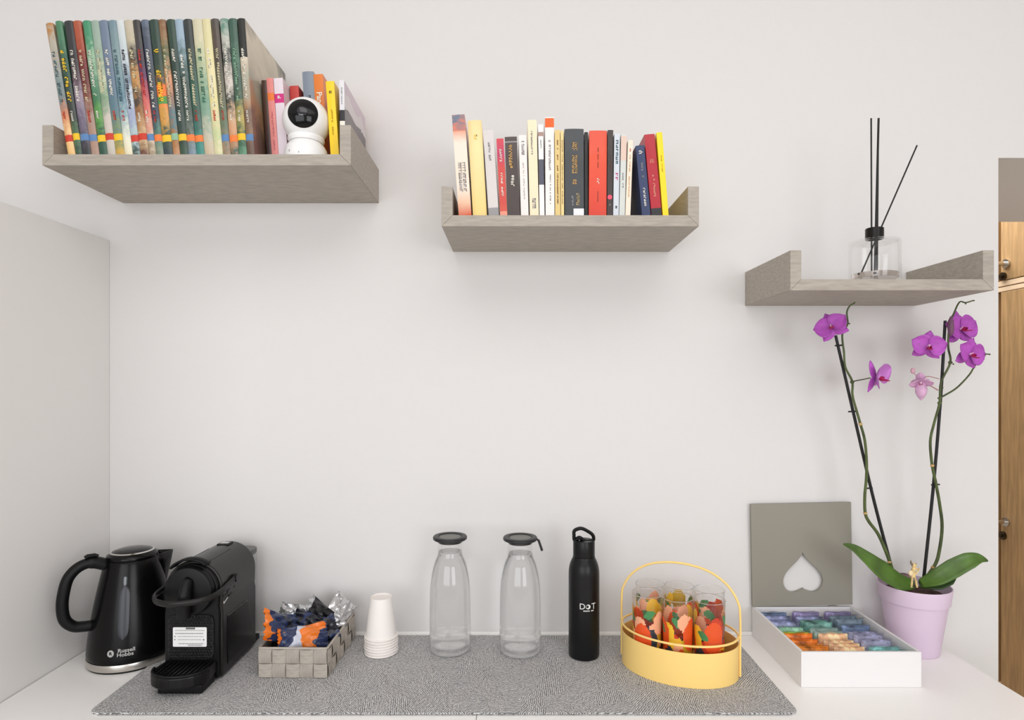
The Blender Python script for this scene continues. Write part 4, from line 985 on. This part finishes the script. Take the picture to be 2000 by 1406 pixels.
# sachets: upright pillows packed from back to front in three columns
def sachet_mesh(rgb, nm, seed):
    R = random.Random(seed); w_, h_, th = .0655, .0560, .0175; n = 12; m_ = 10; v = []; f = []
    for side in (1, -1):
        for i in range(n+1):
            for j in range(m_+1):
                u = 2*i/n-1; s_ = j/m_
                e = (max(0, 1-abs(u)**5)**.6)*(max(0, 1-(2*s_-1)**8)**.5)
                y = side*th/2*e*.98+.0008*math.sin(11*u+seed+side)*(1-abs(u))+.0005*math.sin(17*s_+seed)*e
                z = h_*s_
                if j == m_: y = -.0030+(.0008*math.sin(22*u)); z = h_-.0006+.0006*math.sin(9*u+seed)
                v.append((u*w_/2, y, z))
        o = 0 if side == 1 else (n+1)*(m_+1)
        for i in range(n):
            for j in range(m_): f.append((o+i*(m_+1)+j, o+(i+1)*(m_+1)+j, o+(i+1)*(m_+1)+j+1, o+i*(m_+1)+j+1))
    # crimped fin folded forward over the front
    k = len(v)
    for i in range(n+1):
        u = 2*i/n-1; v.append((u*w_/2, -.0030, h_-.0004)); v.append((u*w_/2, -.0085+.0006*(i % 2), h_+.0016+.0009*math.sin(5*u+seed)))
    for i in range(n): f.append((k+2*i, k+2*i+2, k+2*i+3, k+2*i+1))
    b = M().add(v, f)
    mt = bpy.data.materials.new('sachet_'+nm); mt.use_nodes = True; nt = mt.node_tree; B = nt.nodes['Principled BSDF']; N = nt.nodes.new; L = nt.links.new
    tc = N('ShaderNodeTexCoord'); nn = N('ShaderNodeTexNoise'); nn.inputs['Scale'].default_value = 55; nn.inputs['Detail'].default_value = 1; mp = N('ShaderNodeMapping'); mp.inputs['Location'].default_value = (seed, seed, seed)
    L(tc.outputs['Object'], mp.inputs[0]); L(mp.outputs[0], nn.inputs[0]); rr = N('ShaderNodeValToRGB'); cr = rr.color_ramp; cr.interpolation = 'CONSTANT'
    cr.elements[0].color = lin([c_*.66 for c_ in rgb]); cr.elements[0].position = 0; cr.elements[1].color = lin([min(255, c_*1.15+12) for c_ in rgb]); cr.elements[1].position = .60
    e = cr.elements.new(.30); e.color = lin([c_*.86 for c_ in rgb]); e = cr.elements.new(.42); e.color = lin(rgb)
    L(nn.outputs[0], rr.inputs[0]); L(rr.outputs[0], B.inputs['Base Color']); B.inputs['Roughness'].default_value = .35
    b.mi = [0]*len(b.f)
    return b, mt
kinds = dict(lilac=(150, 156, 192), slate=(116, 136, 172), mint=(150, 196, 172), green=(150, 205, 70), orange=(240, 146, 44), purple=(140, 130, 170), teal=(112, 160, 150), sage=(160, 185, 178),
             cream=(240, 196, 156), greyblue=(122, 140, 156), mauve=(166, 166, 196), turquoise=(140, 200, 198), deeporange=(238, 128, 44))
smesh = {}
for i, (k, c_) in enumerate(kinds.items()): smesh[k] = sachet_mesh(c_, k, i+1)
made = {}
cols = [['slate', 'lilac', 'lilac', 'lilac', 'mint', 'green', 'deeporange', 'deeporange', 'orange', 'orange', 'orange'],
        ['purple', 'lilac', 'teal', 'teal', 'sage', 'sage', 'cream', 'cream', 'cream', 'cream', 'cream'],
        ['purple', 'greyblue', 'greyblue', 'slate', 'mauve', 'mauve', 'mauve', 'turquoise', 'turquoise']]
cw = {0: 'left', 1: 'middle', 2: 'right'}
for c_, lst in enumerate(cols):
    cxx = bx0+pt+iw*(c_+.5)/3; n = len(lst); y0 = -.004-pt-.014; y1 = -.004-bd+pt+.0125
    if c_ == 2: y1 += .004
    for i, kd in enumerate(lst):
        b, mt = smesh[kd]
        if kd not in made:
            o = b.build('tea_sachet', mt, smooth=True); made[kd] = o
            md = o.modifiers.new('s', 'SUBSURF'); md.levels = md.render_levels = 1
        else:
            o = made[kd].copy(); COL.objects.link(o)
        y = y0+(y1-y0)*i/(n-1); z = .9056+(.0015 if i % 3 == 0 else 0)+(.0045 if kd in ('greyblue',) else 0)
        z += .0018*math.sin(i*2.3+c_)
        o.location = (cxx+.0006*math.sin(i*3+c_), y, z); o.rotation_euler = (math.radians(-4+2*math.sin(i*1.7+c_)), 0, 0)
        ordn = ['rearmost', 'second from the back', 'third from the back', 'fourth from the back', 'fifth from the back', 'sixth from the back', 'sixth from the front', 'fifth from the front', 'fourth from the front', 'third from the front', 'second from the front', 'frontmost']
        nm_ = ordn[i] if i < (n+1)//2 else ordn[12-(n-i)] 
        tag(o, '%s tea sachet, %s in the %s column of the tea box' % (kd.replace('deeporange', 'deep orange').replace('greyblue', 'grey blue'), nm_, cw[c_]), 'tea sachet', 'tea sachets in the white tea box')

# ------------------------------------------------------------------ potted orchid
pX, pd_ = .884, 1.334
t = thing('potted_orchid', 'purple orchid with two flower stems in a lilac plastic pot', 'plant', (pX, pd_-D0, .9002))
T0 = t.location.copy()
POT = mat('lilac_pot', (216, 196, 216), .4, spec=.4)
pot = M().lathe([(0, 0), (.0455, 0), (.0480, .003), (.0635, .108), (.0640, .1105), (.0672, .112), (.0712, .1445), (.0706, .1465), (.0688, .1460), (.0650, .113), (.0615, .108), (.058, .080), (0, .080)], 72).build('pot', POT, t, smooth=True)
M().lathe([(0, .0805), (.0575, .0805), (.0640, .118), (.0600, .126), (.040, .131), (0, .134)], 36).build('bark', mat('orchid_bark', (74, 50, 44), .9, vary=(60, .5, (1, 1, 1)), bump=(70, 1, .02)), t, smooth=True)
STEM = mat('stem_green', (72, 84, 44), .5, vary=(30, .25, (1, 1, 1))); STK = mat('stake_black', (24, 24, 26), .5); NODE = mat('stem_node', (196, 160, 104), .6); LEAF = mat('leaf_green_b', (74, 104, 38), .38, spec=.5, vary=(22, .18, (1, 1, 1)))
def dpt(py): return 1.330-(1130-min(py, 1130))/540*.052
def loc(px, py, off=0): return at(px, py, dpt(py)+off)-T0
def stem_(pts, r0, r1, off=0, name='stem', m=None, sd=5):
    P = smoothpath([loc(x, y, off) for x, y in pts], sd); n = len(P)
    return M().tube(P, [r0+(r1-r0)*i/(n-1) for i in range(n)], 10).build(name, m or STEM, t, smooth=True)
sL = stem_([(1748, 1135), (1738.5, 1099), (1716.7, 1046), (1698, 1020), (1690, 1002), (1689, 969), (1692, 935), (1692.5, 901), (1689, 860), (1680.5, 828), (1673, 802), (1665, 772), (1664.5, 745), (1651, 717), (1648.5, 689), (1645, 655), (1652, 640), (1656, 630), (1654, 610), (1660, 597), (1669, 592)], .0036, .0014, -.003)
kL = stem_([(1750, 1140), (1708, 982), (1670, 820), (1632, 655)], .0034, .0030, .005, 'support_stake', STK)
sR = stem_([(1798, 1142), (1825.6, 1104), (1835, 1073), (1840, 1029), (1836, 990), (1828, 944), (1820.5, 908), (1817, 862), (1824.5, 826), (1835, 787), (1838, 747), (1856, 708), (1852, 677), (1854.5, 634), (1863, 612), (1874, 590), (1886, 591), (1900, 587)], .0036, .0013, -.003)
kR = stem_([(1803, 1140), (1822, 960), (1837, 780), (1846, 626)], .0034, .0030, .005, 'support_stake', STK)
stem_([(1832, 778), (1845, 772), (1869, 757), (1893, 732), (1905, 713), (1920, 700), (1925, 692), (1933, 692)], .0020, .0013, -.003, 'side_stem')
stem_([(1664.5, 745), (1680, 742), (1700, 738)], .0014, .0011, -.003, 'side_stem')
PSTEM = mat('pink_stem', (170, 120, 120), .5)
stem_([(1834, 740), (1812, 735), (1802, 742)], .0009, .0009, -.003, 'side_stem', PSTEM)
stem_([(1832, 762), (1822, 756), (1812, 751)], .0013, .0010, -.003, 'side_stem', PSTEM)
for (px, py, par, off) in ((1690, 1002, sL, -.003), (1680.5, 828, sL, -.003), (1737, 1097, sL, -.003), (1820.7, 909, sR, -.003), (1822, 1108, sR, -.003), (1835, 787, sR, -.003), (1664.5, 746, sL, -.003), (1856, 708, sR, -.003)):
    c_ = loc(px, py, off); M().ball(c_, .0042, .0042, .0036, 12, 8).build('node', NODE if py in (1002, 828, 1097, 909, 1108) else STEM, par, smooth=True)
for (px, py, wd) in ((1639, 675, 8), (1666, 804, 9), (1696, 954, 8), (1827, 947, 8)):
    M().tube([loc(px-wd, py), loc(px+wd, py-1)], .0017, 8).build('plant_clip', STK, t, smooth=True)
# leaves: midrib in photograph pixels with half widths
def leaf(mid, wds, tilt, name='leaf', m=LEAF, d_off=None):
    P = smoothpath([at(x, y, d)-T0 for x, y, d in mid], 5); n = len(P); v = []; f = []; K = 7
    for i, p in enumerate(P):
        tg = (P[min(i+1, n-1)]-P[max(0, i-1)]).normalized(); side = tg.cross(Vector(tilt)).normalized(); nr = side.cross(tg)
        u = i/(n-1)*(len(wds)-1); k = min(int(u), len(wds)-2); ww = wds[k]+(wds[k+1]-wds[k])*(u-k)
        for j in range(K):
            s_ = (j/(K-1)-.5)*2; v.append(p+side*s_*ww+nr*ww*.28*(s_*s_))
    for i in range(n-1):
        for j in range(K-1): f.append((i*K+j, i*K+j+1, (i+1)*K+j+1, (i+1)*K+j))
    o = M().add(v, f).build(name, m, t, smooth=True); md = o.modifiers.new('s', 'SOLIDIFY'); md.thickness = .0018
    return o
leaf([(1782, 1140, 1.325), (1755, 1136, 1.310), (1722, 1115, 1.295), (1690, 1088, 1.29), (1667, 1070, 1.29), (1648, 1062, 1.29)], [.010, .019, .022, .014, .008, .0008], (0, -.85, .55))
leaf([(1798, 1140, 1.320), (1830, 1128, 1.30), (1862, 1110, 1.29), (1892, 1095, 1.285), (1912, 1090, 1.285), (1930, 1095, 1.285)], [.008, .016, .018, .016, .010, .0008], (0, -.80, .60))
leaf([(1795, 1142, 1.325), (1825, 1140, 1.31), (1850, 1130, 1.305), (1868, 1118, 1.305)], [.008, .017, .015, .0012], (.1, -.62, .8), m=mat('leaf_dark', (44, 70, 28), .4))
leaf([(1790, 1142, 1.345), (1762, 1130, 1.365), (1742, 1120, 1.375), (1720, 1104, 1.38)], [.008, .010, .007, .001], (0, -.3, .95), m=mat('leaf_olive', (92, 96, 60), .5))
M().tube(smoothpath([loc(1740, 1102), loc(1722, 1096), (loc(1700, 1086)), loc(1680, 1072), loc(1668, 1064)], 4), .0010, 6).build('air_root', mat('root_tan', (176, 150, 120), .7), t)
M().ball(loc(1764, 1128, .01), .020, .014, .010, 16, 10).build('old_bark_chip', mat('bark_mauve', (120, 92, 96), .8, vary=(50, .3, (1, 1, 1))), t, smooth=True)

# flowers
PUR = mat('petal_purple', (176, 84, 182), .45, spec=.3, vary=(60, .10, (1, 1, 1))); PUR2 = mat('petal_magenta', (160, 44, 164), .45); PAL = mat('petal_pale', (214, 170, 204), .5, vary=(60, .08, (1, 1, 1)))
LIPM = mat('lip_crimson', (176, 40, 90), .45); COLM = mat('column_pink', (236, 200, 226), .45); LILAC = mat('petal_back', (192, 118, 198), .45)
def petal_mesh(L_, W_, cup, wav, point=.5):
    n, m_ = 10, 8; v = []; f = []
    for i in range(n+1):
        u = i/n; ww = W_*(math.sin(PI*min(1, u**.72*.97+.02)))**.62
        for j in range(m_+1):
            s_ = (j/m_-.5)*2
            v.append((s_*ww/2, u*L_*(1-.10*s_*s_*point), cup*L_*u*u+.16*ww*s_*s_*(1 if cup >= 0 else -1)+wav*math.sin(5*s_+3*u)*u*L_))
    for i in range(n):
        for j in range(m_): f.append((i*(m_+1)+j, i*(m_+1)+j+1, (i+1)*(m_+1)+j+1, (i+1)*(m_+1)+j))
    return M().add(v, f)
def flower(px, py, rpx, face, roll, off=-.012, mats=(PUR, PUR, PUR2), cup=.12, skip=()):
    d = dpt(py)+off; R_ = rpx*1.0*d/F; face = Vector(face).normalized()
    q = face.to_track_quat('Z', 'Y') @ Quaternion((0, 0, 1), math.radians(roll))
    core = M(); core.ball((0, .0015, .003), .0026, .0026, .0045, 12, 8)
    core.tube([(0, .002, .002), (0, .0035, .0075)], .0022, 10)
    o = core.build('flower', COLM, t, smooth=True)
    o.rotation_mode = 'QUATERNION'; o.rotation_quaternion = q; o.location = at(px, py, d)-T0
    specs = [(90, 1.0, .74, 0, .10), (-38, .92, .66, 0, .05), (-142, .92, .66, 0, .05), (20, 1.0, 1.22, 1, .12), (160, 1.0, 1.22, 1, .12)]
    for k, (a, ls, ws, top, cp) in enumerate(specs):
        if k in skip: continue
        p = petal_mesh(R_*ls, R_*ws, cup*(.5 if top else -.3), .02).build('petal', mats[0] if top else mats[1], o, smooth=True)
        p.rotation_euler = (0, 0, math.radians(a-90)); p.location = (0, 0, .0015 if top else -.0005)
        md = p.modifiers.new('s', 'SOLIDIFY'); md.thickness = .0007
    b = petal_mesh(R_*.42, R_*.34, .9, .03); o2 = b.build('lip', LIPM, o, smooth=True); o2.rotation_euler = (math.radians(35), 0, PI); o2.location = (0, -.001, .004); md = o2.modifiers.new('s', 'SOLIDIFY'); md.thickness = .0008
    for sgn in (-1, 1):
        o3 = petal_mesh(R_*.26, R_*.2, .5, .02).build('lip_wing', LIPM, o, smooth=True); o3.rotation_euler = (math.radians(50), 0, math.radians(-sgn*70)); o3.location = (sgn*.001, 0, .004)
    return o
flower(1625, 640, 33, (-.55, -.72, .15), 25, -.006, mats=(PUR, PUR, PUR2))
f2 = flower(1712, 738, 36, (.62, -.72, -.05), 20, -.004, mats=(LILAC, PUR, PUR2), cup=.75)
flower(1812, 678, 33, (-.25, -.95, -.05), -8, -.012)
flower(1875, 644, 39, (.20, -.95, .10), 5, .012, mats=(PUR, PUR, PUR2))
flower(1893, 693, 35, (.22, -.92, -.10), -15, -.018)
# drooping wilted flower and buds
o = flower(1798, 744, 22, (-.2, -.5, -.85), 10, -.006, mats=(PAL, PAL, PAL), cup=.8)
ps = loc(1799, 762, -.004)
b = M(); n = 10; v = []; f = []
prof = [(.002, .020), (.008, .014), (.0115, .004), (.0105, -.006), (.0065, -.015), (.0006, -.022)]
b.lathe(prof, 14, c=ps); b.build('wilted_bloom', PAL, t, smooth=True)
b = M(); b.ball(loc(1783, 724, -.006), .0050, .004, .0065, 14, 10); b.tube([loc(1785, 728, -.006), loc(1796, 742, -.004)], .0008, 6); b.build('bud', mat('bud_pink', (200, 156, 170), .5), t, smooth=True)
b = M(); b.lathe([(.0008, -.018), (.005, -.012), (.0062, .0), (.0052, .014), (.001, .024)], 12, c=loc(1857, 640, -.016)); b.build('closed_bud', mat('bud_plum', (112, 74, 100), .5), t, smooth=True)
b = M()
for (px, py) in ((1669, 591), (1659, 632), (1886, 593), (1902, 587), (1912, 706), (1921, 702), (1933, 692), (1649, 687), (1841, 757), (1862, 711)):
    b.ball(loc(px, py, -.004), .0017, .0017, .0017, 8, 6)
b.build('stem_tips', STEM, t, smooth=True)['kind'] = 'stuff'

# little straw coloured figurine standing in the pot
FG = mat('straw', (206, 178, 126), .6, vary=(80, .25, (1, 1, 1)))
fp = at(1785, 1150, 1.262)
fz = at(1785, 1148, 1.275); fz0 = Vector((fz.x, fz.y, fz.z))
t2 = thing('garden_figurine', 'tiny straw coloured standing figurine at the front of the lilac pot', 'figurine', fz0)
def fpt(px, py, o_=0): return at(px, py, 1.275+o_)-fz0
b = M(); b.tube(smoothpath([fpt(1783, 1126), fpt(1783.5, 1116), fpt(1785, 1108)], 4), [.0055, .0050, .0046, .0046, .0044, .0042, .0040, .0038, .0035], 12)
b.build('torso', FG, t2, smooth=True)
b = M(); b.ball(fpt(1785.5, 1104), .0050, .0045, .0050, 16, 12); b.add([fpt(1778, 1101), fpt(1780, 1095), fpt(1783, 1101)], [(0, 1, 2)]); b.build('head', FG, t2, smooth=True)
b = M(); b.tube([fpt(1783, 1104), fpt(1779, 1099), fpt(1779, 1094)], [.0028, .002, .0006], 8); b.tube([fpt(1787, 1103), fpt(1790, 1100)], [.002, .0006], 8); b.build('ears', mat('figurine_grey', (120, 106, 92), .7), t2, smooth=True)
M().tube(smoothpath([fpt(1782, 1126), fpt(1781, 1136), fpt(1780, 1147)], 3), .0020, 8).build('leg', FG, t2, smooth=True)
M().tube(smoothpath([fpt(1786, 1126), fpt(1789, 1136), fpt(1791, 1147)], 3), .0020, 8).build('leg', FG, t2, smooth=True)
M().tube(smoothpath([fpt(1788, 1112), fpt(1795, 1110), fpt(1791, 1118), fpt(1787, 1122)], 3), .0015, 8).build('arm', FG, t2, smooth=True)
M().ball(fpt(1779, 1119, -.005), .0050, .0030, .0058, 14, 10).build('held_shell', mat('shell_cream', (232, 212, 172), .5), t2, smooth=True)
